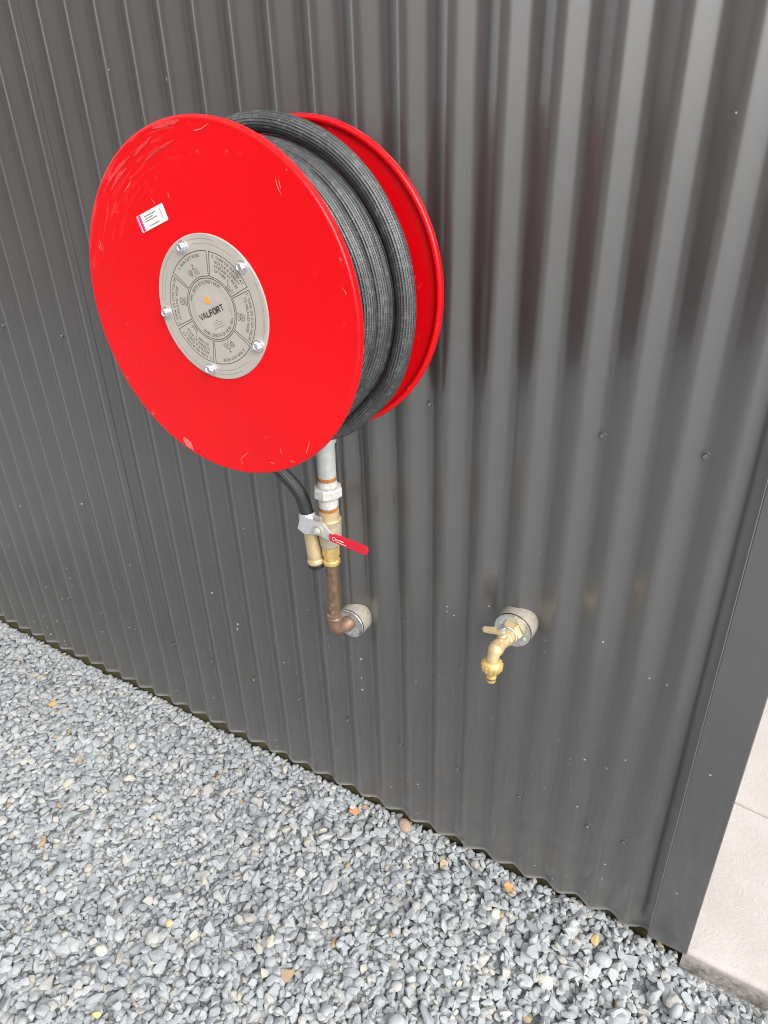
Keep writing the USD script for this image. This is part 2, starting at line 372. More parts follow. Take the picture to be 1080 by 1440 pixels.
def concrete_paint():
    nodes = {
        'g': ('geometry', {}),
        'n': ('noise_texture', {'scale': 7.0, 'detail': 6.0, 'roughness': 0.6, 'distortion': 0.4}),
        'ramp': ('rgb_ramp', {'ramp': [(0.3, (0.40, 0.362, 0.338)), (0.7, (0.47, 0.430, 0.408))]}),
        'xyz': ('separate_xyz', {}),
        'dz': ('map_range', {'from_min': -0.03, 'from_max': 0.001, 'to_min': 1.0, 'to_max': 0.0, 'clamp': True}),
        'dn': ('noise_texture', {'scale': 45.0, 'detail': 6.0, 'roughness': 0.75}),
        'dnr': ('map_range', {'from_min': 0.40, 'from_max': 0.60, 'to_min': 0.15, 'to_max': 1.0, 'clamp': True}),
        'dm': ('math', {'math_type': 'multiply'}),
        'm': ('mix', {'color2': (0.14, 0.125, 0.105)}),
        'w': ('noise_texture', {'scale': 30.0, 'detail': 7.0, 'roughness': 0.62, 'distortion': 2.2}),
        'fine': ('noise_texture', {'scale': 190.0, 'detail': 5.0, 'roughness': 0.7}),
        'h': ('math', {'math_type': 'multiply_add', 'value2': 0.55}),
        'b': ('bump', {'distance': 0.0035, 'strength': 0.5}),
        'p': ('principled_bsdf', {'roughness': 0.75, 'specular_ior_level': 0.35}),
    }
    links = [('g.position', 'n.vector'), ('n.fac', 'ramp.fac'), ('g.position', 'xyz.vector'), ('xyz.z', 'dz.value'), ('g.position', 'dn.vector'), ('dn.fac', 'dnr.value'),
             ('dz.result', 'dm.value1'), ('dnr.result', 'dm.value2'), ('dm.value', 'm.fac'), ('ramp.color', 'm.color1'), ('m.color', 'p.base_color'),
             ('g.position', 'w.vector'), ('g.position', 'fine.vector'), ('fine.fac', 'h.value1'), ('w.fac', 'h.value3'), ('h.value', 'b.height'), ('b.normal', 'p.normal')]
    return mat('pale_trowelled_concrete', nodes, links)


M_CONC = concrete_paint()


def stone_mat(name, ramp):
    nodes = {
        'oi': ('object_info', {}), 'tc': ('texture_coordinate', {}), 'g': ('geometry', {}),
        'r': ('rgb_ramp', {'ramp': ramp, 'interpolate': False}),
        'n': ('noise_texture', {'scale': 330.0, 'detail': 5.0, 'roughness': 0.7}),
        'nr': ('rgb_ramp', {'ramp': [(0.28, (0.76, 0.76, 0.77)), (0.5, (1.0, 1.0, 1.0)), (0.72, (1.17, 1.165, 1.15))]}),
        'm': ('mix', {'mix_type': 'multiply', 'fac': 1.0}),
        'big': ('noise_texture', {'scale': 1.6, 'detail': 3.0}),
        'bigr': ('rgb_ramp', {'ramp': [(0.35, (0.90, 0.90, 0.91)), (0.65, (1.08, 1.08, 1.07))]}),
        'm2': ('mix', {'mix_type': 'multiply', 'fac': 1.0}),
        'b': ('bump', {'distance': 0.0012, 'strength': 0.5}),
        'p': ('principled_bsdf', {'roughness': 0.85, 'specular_ior_level': 0.3}),
    }
    return mat(name, nodes, [('oi.random', 'r.fac'), ('g.position', 'n.vector'), ('n.fac', 'nr.fac'), ('r.color', 'm.color1'), ('nr.color', 'm.color2'),
                             ('g.position', 'big.vector'), ('big.fac', 'bigr.fac'), ('m.color', 'm2.color1'), ('bigr.color', 'm2.color2'), ('m2.color', 'p.base_color'),
                             ('n.fac', 'b.height'), ('b.normal', 'p.normal')])


# ------------------------------------------------------------------ ground
def ground_mat():
    nodes = {
        'g': ('geometry', {}), 'v': ('voronoi_texture', {'scale': 70.0}), 'v2': ('voronoi_texture', {'scale': 70.0, 'feature': 'distance_to_edge'}),
        'r': ('rgb_ramp', {'ramp': [(0.0, (0.28, 0.30, 0.315)), (0.6, (0.34, 0.36, 0.37)), (1.0, (0.40, 0.39, 0.365))]}), 'sep': ('separate_color', {}),
        'e': ('rgb_ramp', {'ramp': [(0.0, (0.45, 0.45, 0.45)), (0.12, (1, 1, 1))]}),
        'm': ('mix', {'mix_type': 'multiply', 'fac': 1.0}), 'b': ('bump', {'distance': 0.008, 'strength': 0.8}),
        'p': ('principled_bsdf', {'roughness': 0.9})}
    return mat('gravel_ground', nodes, [('g.position', 'v.vector'), ('g.position', 'v2.vector'), ('v.color', 'sep.color'), ('sep.r', 'r.fac'), ('v2.distance', 'e.fac'),
                                        ('r.color', 'm.color1'), ('e.color', 'm.color2'), ('m.color', 'p.base_color'), ('v2.distance', 'b.height'), ('b.normal', 'p.normal')])


g_ = obj('ground', (np.array([(-300, -300, -.062), (300, -300, -.062), (300, 300, -.062), (-300, 300, -.062)], float), [[0, 1, 2, 3]]), ground_mat())
tag(stage.GetPrimAtPath(g_), kind='structure')

# ------------------------------------------------------------------ the corrugated shed
P = 0.0762


def wave_y(x):
    t = np.abs(np.mod(np.asarray(x, float) / P + .5, 1.0) - .5)        # 0 in the valley, 0.5 on the crest; straight webs, round crests and valleys
    a, k = 0.115, 0.016 / (.5 - .115)
    y = np.where(t < a, k * t * t / (2 * a), np.where(t > .5 - a, 0.016 - k * (.5 - t) ** 2 / (2 * a), k * (t - a / 2)))
    return 0.008 - y


XR, XL, HT, DEEP = 0.166, -4.2, 2.75, 3.4
shed = thing('shed', 'dark grey corrugated steel shed wall carrying the red hose reel and brass tap', 'shed', (0, 0, 0))


def corrugated(x0, x1, z0, z1, off, along='x', base=0.0, seed=0):
    """A thin corrugated sheet with a real thickness and slight waviness."""
    nx = max(2, int(round((x1 - x0) / P * 20)) + 1)
    nx = max(2, int(round((x1 - x0) / P * 28)) + 1)
    zs = np.concatenate([[z0, z0 + .004, z0 + .02], np.linspace(z0 + .08, z1, 30)])
    xs = np.linspace(x0, x1, nx)
    X, Z = np.meshgrid(xs, zs)
    oil = (meshkit.fbm(np.stack([X * 3.1, Z * 1.3, np.full_like(X, seed * 7.3)], -1), 3, seed) - .5) * 0.0016
    dent = (meshkit.fbm(np.stack([X * 14, Z * 9, np.full_like(X, seed * 3.1)], -1), 2, seed + 9) - .5) * 0.0022 * np.clip(1 - (Z - z0) / .05, 0, 1)
    Y = wave_y(X) + oil + dent + off
    # push the wave's phase a hair so that ridges are not ruler straight
    front = np.stack([X, Y, Z], -1).reshape(-1, 3)
    back = front + [0, 0.0007, 0]
    h, w = X.shape
    i, j = np.meshgrid(np.arange(h - 1), np.arange(w - 1), indexing='ij')
    q = np.stack([i * w + j, i * w + j + 1, (i + 1) * w + j + 1, (i + 1) * w + j], -1).reshape(-1, 4)
    n = h * w
    fb = q[:, ::-1] + n
    bottom = np.array([[k, k + n, k + 1 + n, k + 1] for k in range(w - 1)])
    e = np.arange(h - 1) * w
    left = np.stack([e, e + w, e + w + n, e + n], 1); r = e + w - 1
    right = np.stack([r, r + n, r + w + n, r + w], 1)
    v = np.vstack([front, back])
    if along == 'y':       # the end wall: wave along y, facing +x
        v = np.stack([base - v[:, 1], v[:, 0], v[:, 2]], 1)
    return v, np.vstack([q, fb, bottom, left, right])


SEAM = -8.12 * P
edges = [SEAM + 10 * P * k for k in range(-5, 1)]
bounds = [(XL, edges[1])] + [(edges[k], edges[k + 1]) for k in range(1, 5)] + [(edges[5], 0.150)]
for k, (a, b) in enumerate(bounds):
    a = max(a, XL)
    if b <= a: continue
    lap = 0.0 if k == len(bounds) - 1 else 0.8 * P
    obj('cladding_sheet', corrugated(a, b + lap, 0.0, HT, -0.0011 * (k % 2), seed=k), M_WALL, shed, smooth=40)
ends = np.arange(0.015, DEEP, 10 * P)
for k in range(len(ends)):
    obj('cladding_sheet', corrugated(ends[k], min(ends[k] + 10.8 * P, DEEP), 0.03, HT, -0.0011 * (k % 2), 'y', XR - .012, seed=20 + k), M_WALL, shed, smooth=40)
# corner flashing: hemmed left edge, flat face, return down the end wall
fl = Polygon([(0.0878, -.0085), (0.0878, -.0118), (0.0895, -.0128), (0.1655, -.0128), (0.1672, -.0111), (0.1672, 0.07), (0.1663, 0.07), (0.1663, -.0105), (0.1650, -.0119), (0.0895, -.0119), (0.0890, -.0085)])
obj('corner_flashing', prism_z(fl, 0.0075, HT), M_TRIM, shed)
obj('hem_edge', box((.0866, -.0136, .0075), (.0877, -.0116, HT)), plain('pale_hem', (.20, .19, .18), .4), shed)  # paler grey strip along the flashing's left edge
obj('roof', cat(box((XL - .15, -.06, HT), (XR + .06, DEEP + .06, HT + .05)), box((XL - .15, -.09, HT - .06), (XR + .06, -.06, HT + .06))), M_PLAINWALL, shed)
obj('rear_wall', box((XL, DEEP, .03), (XR - .02, DEEP + .01, HT)), M_PLAINWALL, shed)
obj('side_wall', box((XL - .01, .02, .03), (XL, DEEP, HT)), M_PLAINWALL, shed)


def screw(x, z, y=0.0068):
    r = 1.0
    prof = [(0, 0), (.0078, 0), (.0079, -.0006), (.0076, -.0014), (.0052, -.0020), (.0050, -.0022)]
    wash = lathe([(a, -b) for a, b in prof], (x, y, z), (0, -1, 0), 18)
    rot = rng.random() * 6
    hexh = lathe([(.0044, .0018), (.0044, .0058), (.0038, .0066), (.0, .0066)], (0, 0, 0), (0, 0, 1), facets=6)
    hexh.apply_transform(trimesh.transformations.rotation_matrix(rot, [0, 0, 1]))
    hexh.vertices = hexh.vertices @ frame((0, -1, 0)) + [x, y, z]
    return cat(wash, hexh)


for k in [0, -1, -3, -5, -7, -9, -11, -13, -15, -17, -19, -21, -23]:
    obj('screw', screw(k * P, 0.2437 + rng.normal() * .002), M_SCREW, shed, smooth=30)
for k in [0, -2, -6, -19, -22]:
    obj('screw', screw(k * P, 1.1275 + rng.normal() * .001), M_SCREW, shed, smooth=30)

# slab edge under the cladding
o = obj('concrete_footing', box((XL - .01, .016, -.35), (.1598, DEEP + .02, .028)), M_FOOT)
tag(stage.GetPrimAtPath(o), kind='structure')


# pale concrete path round the corner, two bays with a sawn joint
def path_bay(y0, y1, x0=0.1606, x1=3.2):
    xs = np.concatenate([np.linspace(x0, .8, 40), np.linspace(.85, x1, 12)])
    top = 0.0045; rows = []
    for (dy, z) in [(0, -.35), (0, -.03), (0, top - .011), (.0015, top - .006), (.005, top - .002), (.011, top)]:
        rows.append((0, dy, z))
    for s in np.linspace(0.03, 0.97, 8): rows.append((s, 0, top))
    for (dy, z) in [(-.0012, top), (-.0002, top - .0012), (0, top - .02), (0, -.35)]: rows.append((1, dy, z))
    v = []
    for s, dy, z in rows:
        for x in xs:
            a, b = y0(x), y1(x); y = a + (b - a) * s + dy
            if s == 0 and -.2 < z < top - .001: y += (meshkit.fbm(np.array([x * 30, z * 60, 1.0]), 3) - .5) * .006
            v.append((x, y, z))
    w = len(xs); i, j = np.meshgrid(np.arange(len(rows) - 1), np.arange(w - 1), indexing='ij')
    q = np.stack([i * w + j, i * w + j + 1, (i + 1) * w + j + 1, (i + 1) * w + j], -1).reshape(-1, 4)
    return np.array(v), q


joint = lambda x: 0.4471 - 0.105 * (x - 0.1898)
path = thing('path', loc=(0, 0, 0), kind='structure')
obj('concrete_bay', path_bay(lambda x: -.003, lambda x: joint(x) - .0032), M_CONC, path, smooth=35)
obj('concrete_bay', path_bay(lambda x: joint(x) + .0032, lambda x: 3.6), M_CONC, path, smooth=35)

# ------------------------------------------------------------------ added brick houses, unseen behind the camera: block low sky, darken the steel's reflections
def brick_wall():
    nodes = {'tc': ('geometry', {}), 'mp': ('mapping', {'rotation': (math.pi / 2, 0, 0)}),
             'br': ('brick_texture', {'color1': (0.36, 0.25, 0.21), 'color2': (0.29, 0.20, 0.17), 'mortar': (0.36, 0.34, 0.31), 'scale': 1.0, 'mortar_size': 0.010, 'brick_width': 0.24, 'row_height': 0.086}),
             'b': ('bump', {'distance': 0.006, 'strength': 0.6, 'invert': True}), 'p': ('principled_bsdf', {'roughness': 0.85})}
    return mat('brown_brick', nodes, [('tc.position', 'mp.vector'), ('mp.vector', 'br.vector'), ('br.color', 'p.base_color'), ('br.fac', 'b.height'), ('b.normal', 'p.normal')])


M_BRICK = brick_wall()
M_ROOF = plain('brown_roof_tiles', (0.16, 0.105, 0.09), 0.8, 0, .3, 8, .01)
M_PANE = plain('dark_window', (0.03, 0.035, 0.04), 0.08)
M_FRAME = plain('white_frame', (0.7, 0.7, 0.68), 0.5)


def house(label, x0, x1, y, depth, h, wins):
    t = thing('brick_house', label, 'house', ((x0 + x1) / 2, y, -.06))
    obj('wall', box((x0, y - depth, -.06), (x1, y, h)), M_BRICK, t)
    r0, r1, c = h + .002, h + 1.7, .45
    v = np.array([(x0 - c, y + c, r0), (x1 + c, y + c, r0), (x1 + c, y - depth - c, r0), (x0 - c, y - depth - c, r0), (x0 + 2, y - depth / 2, r1), (x1 - 2, y - depth / 2, r1)])
    f = np.array([[0, 1, 5], [0, 5, 4], [1, 2, 5], [2, 3, 4], [2, 4, 5], [3, 0, 4], [0, 3, 2], [0, 2, 1]])
    obj('roof', (v, f), M_ROOF, t)
    for a, b in wins:
        fr = obj('window', cat(box((a, y + .002, .9), (b, y + .05, .96)), box((a, y + .002, 2.04), (b, y + .05, 2.1)), box((a, y + .002, .96), (a + .06, y + .05, 2.04)), box((b - .06, y + .002, .96), (b, y + .05, 2.04))), M_FRAME, t)
        obj('pane', box((a + .06, y + .01, .96), (b - .06, y + .02, 2.04)), M_PANE, fr)


house('added long brown brick house out of view across the yard, nearest one opposite the steel wall', -8.0, 3.6, -6.5, 8.0, 5.2, [(-6.6, -5.2), (-3.0, -1.4), (1.2, 2.4)])
house('second added brown brick house out of view further left, past the gap beside the long one', -24.0, -9.5, -6.9, 8.0, 5.2, [(-13.0, -11.6), (-19.0, -17.4)])

# ------------------------------------------------------------------ gravel
random.seed(3)


def stone(seed, flat, elong, rounded=False):
    r = np.random.default_rng(seed)
    if rounded:
        m = trimesh.creation.icosphere(2); v = m.vertices
        v = v * (0.82 + 0.4 * meshkit.fbm(v * 1.1 + seed, 3)[:, None]) * [elong, 1, flat]
        return v * .5, np.array(m.faces)
    n = r.integers(11, 17)
    d = r.normal(size=(n, 3)); d /= np.linalg.norm(d, axis=1, keepdims=True)
    d *= r.uniform(.86, 1.12, (n, 1))
    h = trimesh.convex.convex_hull(d * [elong, 1, flat] * .5)
    # knock the corners off: cut every hull corner back a little
    e = h.edges_unique; a, b = h.vertices[e[:, 0]], h.vertices[e[:, 1]]
    k = 0.20
    h = trimesh.convex.convex_hull(np.vstack([a + (b - a) * k, b + (a - b) * k]))
    return np.array(h.vertices), np.array(h.faces)


GREY = [(0.0, (0.312, 0.334, 0.350)), (0.18, (0.345, 0.364, 0.374)), (0.36, (0.290, 0.310, 0.326)), (0.52, (0.368, 0.380, 0.382)), (0.66, (0.328, 0.346, 0.354)),
        (0.78, (0.275, 0.294, 0.308)), (0.86, (0.385, 0.385, 0.370)), (0.930, (0.365, 0.352, 0.322)), (0.978, (0.400, 0.382, 0.330)), (0.995, (0.350, 0.262, 0.165))]
M_STONE = stone_mat('grey_stone', GREY)
protos = [stone(100 + k, f, e) for k, (f, e) in enumerate([(.75, 1.25), (.6, 1.4), (.45, 1.3), (.8, 1.1), (.5, 1.6), (.65, 1.2), (.38, 1.5), (.7, 1.5), (.55, 1.15), (.85, 1.3), (.42, 1.8), (.6, 1.3), (.5, 1.2), (.72, 1.35)])]
protos += [stone(140, .7, 1.15, True)]


def surface(x, y):
    """Height of the finished gravel: nearer the cladding's edge at the corner than far along the wall, with low heaps."""
    near = np.interp(x, [-2.2, -1.5, -.6, 0.0], [-.034, -.030, -.020, -.007])
    return near - 0.003 * np.exp(-np.abs(y) / .03) + 0.010 * (meshkit.fbm(np.stack([x * 3.3, y * 3.3, 0 * x], -1), 2, 4) - .5) + 0.004 * np.clip(-y / .5, 0, 1)


CELL = 0.003
GX0, GX1, GY0, GY1 = -3.2, 1.0, -1.6, 0.014
nxg, nyg = int((GX1 - GX0) / CELL), int((GY1 - GY0) / CELL)
gx, gy = np.meshgrid(GX0 + (np.arange(nxg) + .5) * CELL, GY0 + (np.arange(nyg) + .5) * CELL)
want = surface(gx, gy)
hmap = np.full_like(want, -0.060)


def wanted(x, y):
    """Inside the patch of ground that can be seen, with a margin."""
    a, b, m = np.array([-2.21, -.016]), np.array([-1.0, -.83]), 0.60
    n = np.array([-(b - a)[1], (b - a)[0]]); n /= np.linalg.norm(n)
    c, d = np.array([-1.0, -.83]), np.array([.335, -.046])
    n2 = np.array([-(d - c)[1], (d - c)[0]]); n2 /= np.linalg.norm(n2)
    p = np.stack([x, y], -1)
    return ((p - a) @ n > -m) & ((p - c) @ n2 > -m) & (y < (0.010 if True else 0)) & (x > GX0 + .03) & (x < GX1 - .03) & (y > GY0 + .03)


pos, quat, scl, idx = [], [], [], []
half = np.array([np.abs(v).max(0) for v, f in protos])


def settle(x, y, s, k, R, sink=0.25):
    """Rests stone k on the heap at (x, y); returns its centre height, and raises the heap."""
    v = protos[k][0] * s @ R.T
    ext = np.abs(v).max(0)
    i0, i1 = int((x - ext[0] - GX0) / CELL), int((x + ext[0] - GX0) / CELL) + 1
    j0, j1 = int((y - ext[1] - GY0) / CELL), int((y + ext[1] - GY0) / CELL) + 1
    if i0 < 1 or j0 < 1 or i1 >= nxg or j1 >= nyg: return None
    # silhouette ellipse in plan from the second moments
    c = np.cov(v[:, :2].T) * 2.0
    ci = np.linalg.inv(c + 1e-9 * np.eye(2))
    dx, dy = gx[j0:j1, i0:i1] - x, gy[j0:j1, i0:i1] - y
    e = ci[0, 0] * dx * dx + 2 * ci[0, 1] * dx * dy + ci[1, 1] * dy * dy
    on = e < 1
    if not on.any(): return None
    t = np.sqrt(np.clip(1 - e, 0, 1)) * ext[2]
    under = hmap[j0:j1, i0:i1]
    z = np.percentile((under + t)[on], 78) - sink * ext[2]
    return z, (slice(j0, j1), slice(i0, i1)), t, on, ext[2]


def put(x, y, s, k, R, limit=True):
    got = settle(x, y, s, k, R)
    if got is None: return None
    z, sl, t, on, ez = got
    if limit and z + ez * .55 > want[sl][on].mean() + .004: return None
    hm = hmap[sl]; hm[on] = np.maximum(hm[on], z + t[on] * .9)
    return z


# the odd stones one can tell apart are things of their own and go on top
N = 60000
xs = np.concatenate([rng.uniform(GX0, GX1, N), rng.uniform(-2.4, .2, 2600)]); ys = np.concatenate([rng.uniform(GY0, .012, N), rng.uniform(-.025, .012, 2600)])
ok = wanted(xs, ys); xs, ys = xs[ok], ys[ok]
for x, y in zip(xs, ys):
    s = float(np.clip(rng.lognormal(math.log(.0168), .30), .008, .032))
    if y > -.012: s = min(s, .016)
    if x > .150 and y > -.008 - s * .55: continue
    k = int(rng.integers(0, len(protos) - 1)) if rng.random() < .96 else len(protos) - 1
    tilt = rng.normal(0, .19, 2) if rng.random() < .93 else rng.normal(0, .9, 2)
    q = Rotation.from_euler('xyz', [tilt[0], tilt[1], rng.uniform(0, 6.28)])
    # try a few spots close by and take the lowest
    best = None
    R = q.as_matrix()
    for t in range(3):
        xx_, yy_ = (x, y) if t == 0 else (x + rng.normal(0, .008), min(y + rng.normal(0, .008), .012))
        if xx_ > .150 and yy_ > -.008 - s * .55: continue
        got = settle(xx_, yy_, s, k, R)
        if got and (best is None or got[0] < best[2]): best = (xx_, yy_, got[0])
    if best is None: continue
    z = put(best[0], best[1], s, k, R)
    if z is None: continue
    pos.append((best[0], best[1], z)); scl.append(s); idx.append(k)
    quat.append(q.as_quat())
print('gravel stones', len(pos))
gi = UsdGeom.PointInstancer.Define(stage, '/World/gravel')
tag(gi.GetPrim(), 'loose blue grey crushed stone gravel covering the ground beside the shed', 'gravel', kind='stuff')
taken.add('/World/gravel')
targets = []
for k, (v, f) in enumerate(protos):
    path = f'/World/gravel/prototypes/stone_{k + 1:03d}'
    usdkit.mesh(stage, path, trimesh.Trimesh(v, f, process=False), M_STONE, smooth=(31 if k < len(protos) - 1 else True))
    targets.append(Sdf.Path(path))
gi.CreatePrototypesRel().SetTargets(targets)
gi.CreatePositionsAttr(Vt.Vec3fArray.FromNumpy(np.array(pos, np.float32)))
qa = np.array(quat)
gi.CreateOrientationsAttr(Vt.QuathArray([Gf.Quath(float(q[3]), float(q[0]), float(q[1]), float(q[2])) for q in qa]))
gi.CreateScalesAttr(Vt.Vec3fArray.FromNumpy(np.repeat(np.array(scl, np.float32)[:, None], 3, 1)))
gi.CreateProtoIndicesAttr(Vt.IntArray(idx))


def odd_stone(name, label, category, x, y, size, color, seed, flat=.6, elong=1.3, rounded=False, rz=0.0, tilt=(0.1, 0.1), rough=.8, lift=0.0):
    v, f = stone(seed, flat, elong, rounded)
    R = Rotation.from_euler('xyz', [tilt[0], tilt[1], rz]).as_matrix()
    v = v * size @ R.T
    i, j = int((x - GX0) / CELL), int((y - GY0) / CELL); w = max(1, int(size * .3 / CELL))
    z = np.percentile(hmap[j - w:j + w + 1, i - w:min(i + w + 1, nxg)], 60) + np.abs(v[:, 2]).max() * .35 + lift
    key = f'odd_stone_{seed}'
    p_ = obj(name, (v + [x, y, z], f), plain(key, color, rough, 0.0, .22, 260, .0008), smooth=24 if not rounded else True)
    tag(stage.GetPrimAtPath(p_), label, category)


odd_stone('brick_chip', 'flat terracotta orange brick chip lying against the base of the wall', 'brick chip', -.658, -.030, .030, (.48, .20, .10), 201, .4, 1.5, rz=.6)
odd_stone('brick_chip', 'narrow upright terracotta sliver beside the flat orange brick chip', 'brick chip', -.628, -.016, .020, (.50, .22, .13), 202, .5, 1.9, rz=1.4, tilt=(.2, .9))
odd_stone('pebble', 'large dusky brown pebble resting against the slab edge right of the brick chips', 'pebble', -.512, -.018, .030, (.34, .24, .18), 203, .8, 1.3, True, rz=-.5)
odd_stone('pebble', 'squarish tan brown stone alone in the gravel below the brick chips', 'pebble', -.595, -.165, .019, (.32, .25, .15), 204, .8, 1.0, rz=.3)
odd_stone('pebble', 'amber yellow stone at the foot of the wall near the corner flashing', 'pebble', -.010, -.043, .022, (.58, .40, .16), 205, .5, 1.5, rz=1.5)
odd_stone('pebble', 'big round cream pebble in the bottom right gravel', 'pebble', -.077, -.184, .029, (.56, .54, .44), 206, .6, 1.15, True, rz=-.4)
odd_stone('pebble', 'round cream pebble in the middle of the gravel left of the big cream pebble', 'pebble', -.225, -.100, .024, (.54, .53, .45), 207, .7, 1.0, True)
odd_stone('pebble', 'rounded pale green grey pebble in the bottom left gravel', 'pebble', -.952, -.620, .024, (.46, .48, .40), 208, .7, 1.2, True, rz=.4)
odd_stone('pebble', 'small yellow ochre stone at the bottom edge of the gravel', 'pebble', -.853, -.712, .018, (.62, .50, .20), 209, .7, 1.2, rz=1.1)
odd_stone('pebble', 'orange brown stone above the pale green grey pebble', 'pebble', -.867, -.497, .020, (.50, .36, .19), 210, .6, 1.3, rz=.8)
odd_stone('pebble', 'bright orange stone far along the gravel at the left', 'pebble', -1.718, -.169, .026, (.60, .32, .12), 211, .6, 1.3, rz=.5)
odd_stone('pebble', 'tan stone by the slab edge right of the dusky brown pebble', 'pebble', -.384, -.049, .026, (.48, .36, .22), 212, .5, 1.5, rz=-.3)


def leaf(name, label, x, y, L, color, seed, rz):
    t = np.linspace(0, 1, 9); w = np.sin(np.pi * t ** .8) * .28 * L
    rows = [np.stack([(t - .5) * L, s * w, .10 * L * np.sin(t * 5 + seed) + abs(s) * .22 * w + np.where(np.abs(s) < .01, -.002, 0)], 1) for s in (-1, -.5, 0, .5, 1)]
    v = np.vstack(rows); q = []
    for r in range(4):
        for k in range(8): q.append([r * 9 + k, r * 9 + k + 1, (r + 1) * 9 + k + 1, (r + 1) * 9 + k])
    R = Rotation.from_euler('xyz', [.35, .2, rz]).as_matrix()
    v = v @ R.T
    f = quads(q); n = len(v); v = np.vstack([v, v + [0, 0, .0006]]); f = np.vstack([f[:, ::-1], f + n])
    i, j = int((x - GX0) / CELL), int((y - GY0) / CELL)
    z = hmap[j - 1:j + 2, i - 1:i + 2].max() + .004
    p_ = obj(name, (v + [x, y, z], f), plain(f'dry_leaf_{seed}', color, .6, 0, .35, 220, .0006), smooth=True)
    tag(stage.GetPrimAtPath(p_), label, 'leaf')


leaf('dry_leaf', 'curled amber brown dry leaf among stones at the base of the wall', -.218, -.036, .034, (.40, .22, .07), 1, .3)

# ------------------------------------------------------------------ the fire hose reel
reel = thing('hose_reel', 'big red wall mounted fire hose reel wound with black hose', 'hose reel', tuple(RC))
R0, R1 = 0.2445, 0.2455             # front and rear disc radius
FY, BY = -0.118, 0.1085                    # the two discs' faces from the reel's middle


def rlathe(profile, n=120):
    m = lathe(profile, (0, 0, 0), (0, -1, 0), n)
    m.vertices = on_reel(m.vertices); return m


def rim(face, s):
    """Disc profile, (radius, distance towards the viewer); s = +1: rim set back from the front disc's face, -1: rim set forward of the rear disc's."""
    th = .0016
    if s > 0:
        q = [(R0 - .0050 + .0050 * math.sin(t), face - .0045 + .0045 * math.cos(t)) for t in np.linspace(0, 1.57, 8)]
        a = [(0.0, face), (.108, face), (.113, face - .0010), (.119, face), (R0 - .0085, face - .0004), (R0 - .0060, face)] + q + [(R0, face - .0115), (R0 - .0010, face - .0128), (R0 - .003, face - .0122)]
        b = [(R0 - .003, face - .0075), (.231, face - .0030), (.226, face - th), (0.0, face - th)]
    else:
        q = [(R1 - .0054 - .0054 * math.cos(t), face + .0062 * math.sin(t)) for t in np.linspace(0.1, 3.14, 14)]
        a = [(0.0, face), (R1 - .0130, face), (R1 - .0112, face + .0003)] + q + [(R1, face - .003), (R1 - .001, face - .004)]
        b = [(.230, face - .003), (.222, face - th), (0.0, face - th)]
    pr = a + b
    return pr if s > 0 else pr[::-1]


obj('front_disc', rlathe(rim(-FY, 1)), M_RED, reel, smooth=45)
rd = rlathe(rim(-BY, -1)); rd.apply_translation([.004, 0, 0])
obj('rear_disc', rd, M_RED, reel, smooth=45)
obj('drum', rlathe([(.085, .105), (.085, -.105)], 60), M_RED, reel, smooth=True)

# hose: outer turns of the coil, then the tail that drops to the nozzle
HR = 0.0138


def turn(r, y, a0=200, a1=560, seed=0, wob=.0022, dy=0.0, n=200, bulge=()):
    t = np.radians(np.linspace(a0, a1, n))
    c = np.stack([np.cos(t) * 1.5, np.sin(t) * 1.5, np.full(n, seed * 5.7)], -1)
    rr = r + wob * 2 * (meshkit.fbm(c, 2, seed) - .5)
    yy = y + wob * 1.6 * (meshkit.fbm(c + 40, 2, seed + 5) - .5) + dy * np.linspace(0, 1, n)
    for ang, width, amt in bulge:
        d = (np.degrees(t) - ang + 180) % 360 - 180
        rr = rr + amt * np.exp(-(d / width) ** 2)
    return np.stack([rr * np.cos(t), yy, rr * np.sin(t)], -1)


segs = []
layers = [(.1690, [-.082 + .0275 * k for k in range(7)]), (.1930, [-.0875 + .0275 * k for k in range(7)])]
for li, (r, ys_) in enumerate(layers):
    for k, y in enumerate(ys_): segs.append((turn(r, y, seed=li * 10 + k), HR))
segs += [(turn(.2060, .0210, seed=41), HR), (turn(.2050, .0500, seed=42), HR), (turn(.2040, .080, seed=43), HR)]
segs += [(turn(.2095, -.0060, seed=31, wob=.004, dy=-.004), HR), (turn(.2065, -.0390, seed=32, wob=.008, dy=.005, bulge=[(-40, 22, -.005), (60, 25, .002)]), HR),
         (turn(.1990, -.0680, seed=33, wob=.008, dy=-.005, bulge=[(10, 25, .004)]), HR), (turn(.1955, -.0960, seed=34, wob=.006), HR),
         (turn(.2340, .0215, a0=-88, a1=262, seed=35, wob=.003, dy=.0, n=240, bulge=[(-28, 9, .0022), (-45, 10, -.0025), (-80, 18, -.006)]), HR * 1.06)]
meshes, uvs = [], []
for p, r in segs:
    m, uv = tube(on_reel(p), r, 18); meshes.append(m); uvs.append(uv)
tail = spline([on_reel([-.10, .03, -.205]), on_reel([-.125, .045, -.24]), (-.758, -.112, 1.030), (-.732, -.092, .975), (-.7035, -.083, .938), (-.6905, -.080, .905), (-.6865, -.080, .880)], 80)
m, uv = tube(tail, HR * .97, 18); meshes.append(m); uvs.append(uv)
obj('hose', cat(meshes), M_HOSE, reel, smooth=True, uv=np.vstack(uvs))
NT, NB = np.array([-.6835, -.080, .868]), np.array([-.6752, -.080, .772])
ax = NB - NT; L = np.linalg.norm(ax)
nz = obj('nozzle', lathe([(0, -.004), (.0085, -.004), (.0095, .002), (.0128, .006), (.0136, .012), (.0136, .018), (.0142, .021), (.0152, .074), (.0150, .079), (.0140, .081), (.0140, .084), (.0166, .087), (.0172, .092), (.0160, .095), (0, .095)], NT, ax, 36), M_BRASS, reel, smooth=40)
